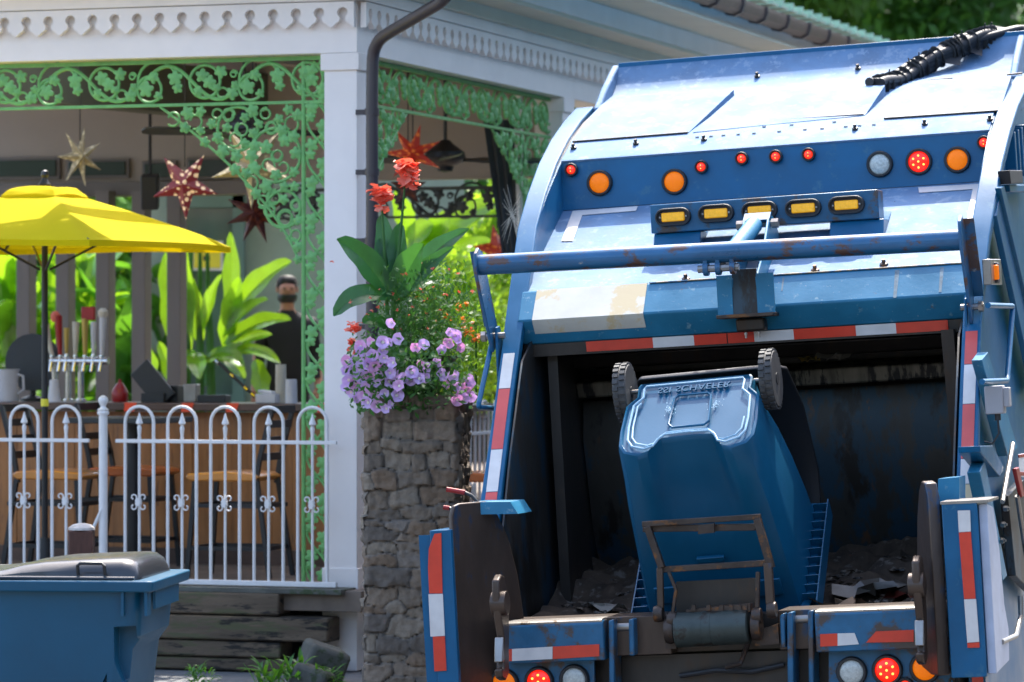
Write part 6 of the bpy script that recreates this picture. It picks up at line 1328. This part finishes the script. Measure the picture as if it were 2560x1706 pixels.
b = MB(); b.tube([(0, 0, -.3), (0, 0, .1)], .006, 6); b.build('stem', 'midleaf', mg)
# weeds at the foot of the wall
for i, (px, py, s, lb) in enumerate([(700, 1690, .2, 'broad clump of bright green weeds growing from the pavement below the timbers'), (815, 1660, .12, 'small tuft of weeds with yellowing leaves beside the white post foot'), (500, 1712, .1, 'tiny weed at the pavement edge below the fence')]):
    q = at(px, py + 40, 20.0); o = empty('weed_clump', (q.x, 20.0, .186), 0, label=lb, cat='weeds'); b = MB()
    for k in range(70): a = rn.uniform(0, 6.28); el = rn.uniform(.2, 1.3); b.leaf((rn.uniform(-1, 1) * s * .7, rn.uniform(-1, 1) * s * .4, rn.uniform(0, .1)), (math.cos(a) * math.cos(el), math.sin(a) * math.cos(el), math.sin(el)), (0, 0, 1), s * rn.uniform(.3, .9), s * .13, rn.uniform(.3, 1.5), .3, .1, 4)
    b.build('foliage', 'banana2', o, norm=False)
# ================= trees =================
def tree(loc, rx, rz_, n, s, seed, lb, m_='darkleaf', grp='trees behind the pavilion'):
    o = empty('tree', (loc[0], loc[1], 0), 0, label=lb, cat='tree', group=grp); h = loc[2]; r = random.Random(seed)
    b = MB(); tr = rx * .05; b.tube([(0, 0, 0), (.1, 0, h * .5), (0, .1, h)], [tr * 1.3, tr, tr * .6], 10)
    for k in range(7): a = k * .9; b.tube([(0, 0, h * (.45 + .07 * k)), (math.cos(a) * rx * .35, math.sin(a) * rx * .35, h * (.65 + .07 * k)), (math.cos(a) * rx * .8, math.sin(a) * rx * .8, h * (.75 + .08 * k))], [tr * .5, tr * .3, tr * .1], 6)
    b.build('trunk', 'bark', o); b = MB(); cl_ = []
    for k in range(46):
        a = r.uniform(0, 6.28); cz = r.uniform(-.85, 1); q = math.sqrt(max(0, 1 - cz * cz)); rr_ = r.uniform(.55, .95); cl_.append((Vector((math.cos(a) * q * rx, math.sin(a) * q * rx, h + cz * rz_)) * 1, rx * r.uniform(.18, .34))); cl_[-1] = (Vector((cl_[-1][0].x * rr_, cl_[-1][0].y * rr_, h + (cl_[-1][0].z - h) * rr_)), cl_[-1][1])
    for k in range(n):
        c_, cr = cl_[k % 46]; d = Vector((r.gauss(0, 1), r.gauss(0, 1), r.gauss(0, 1))).normalized(); p = c_ + Vector((d.x, d.y, d.z * .7)) * cr * r.uniform(.6, 1.1); t = s * r.uniform(.6, 1.3)
        d2 = (d + Vector((r.gauss(0, .6), r.gauss(0, .6), r.gauss(-.2, .6)))).normalized(); e = d2.orthogonal().normalized(); b.add([p, p + d2 * t * .5 + e * t * .3, p + d2 * t, p + d2 * t * .5 - e * t * .3], [(0, 1, 2, 3)])
    b.build('crown', m_, o, norm=False, flat=True); return o
tree((3.2, 44, 6.5), 3.2, 3.6, 26000, .20, 1, 'dense dark green tree directly above the ridge of the truck roof')
tree((7.6, 46, 6.5), 3.6, 4.2, 26000, .22, 2, 'darker green tree at the right edge above the hose bundle')
tree((-.6, 52, 5.5), 3.6, 4.5, 14000, .28, 3, 'dark tree behind the pavilion eave')
tree((-4.2, 38, 3.0), 3.0, 3.0, 14000, .22, 5, 'green tree behind the banana plants at the left', 'midleaf')
tree((-.9, 37, 2.6), 2.3, 2.8, 9000, .22, 6, 'green tree behind the shed and the person', 'midleaf')
tree((-8.6, 42, 4.0), 3.4, 4.0, 6000, .3, 7, 'green tree beyond the far left end of the pavilion', 'midleaf')
b = MB()
for k in range(90):
    p = Vector((random.uniform(2.3, 9), 41.5 + random.random(), random.uniform(5.2, 7.2))); ruffle(b, p, .07, 4, k)
tag(b.build('yellow_leaves', 'yelp', bpy.data.objects['tree'], norm=False))  # loose yellow leaves across the front of the crowns
b = MB(); b.box((-2, 56, 3.5), (40, .5, 7)); 
hd_ = bush('hedge', (0, 0, 0), 1, 1, 1, 10, .1, 'darkleaf', 'tall dark hedge closing the view behind the trees', 'hedge', 9, stem=False)
for o_ in list(hd_.children): bpy.data.objects.remove(o_)
hb_ = MB(); r = random.Random(5)
for k in range(9000): p = Vector((r.uniform(-14, 14), 55 + r.uniform(-1, 1), r.uniform(0, 6.5))); d = Vector((r.gauss(0, 1), r.gauss(0, 1), r.gauss(0, 1))).normalized(); e = d.orthogonal().normalized(); hb_.add([p, p + d * .3 + e * .2, p + d * .6, p + d * .3 - e * .2], [(0, 1, 2, 3)])
hb_.build('foliage', 'darkleaf', hd_, norm=False, flat=True); b.build('hedge_core', 'darkleaf', hd_)
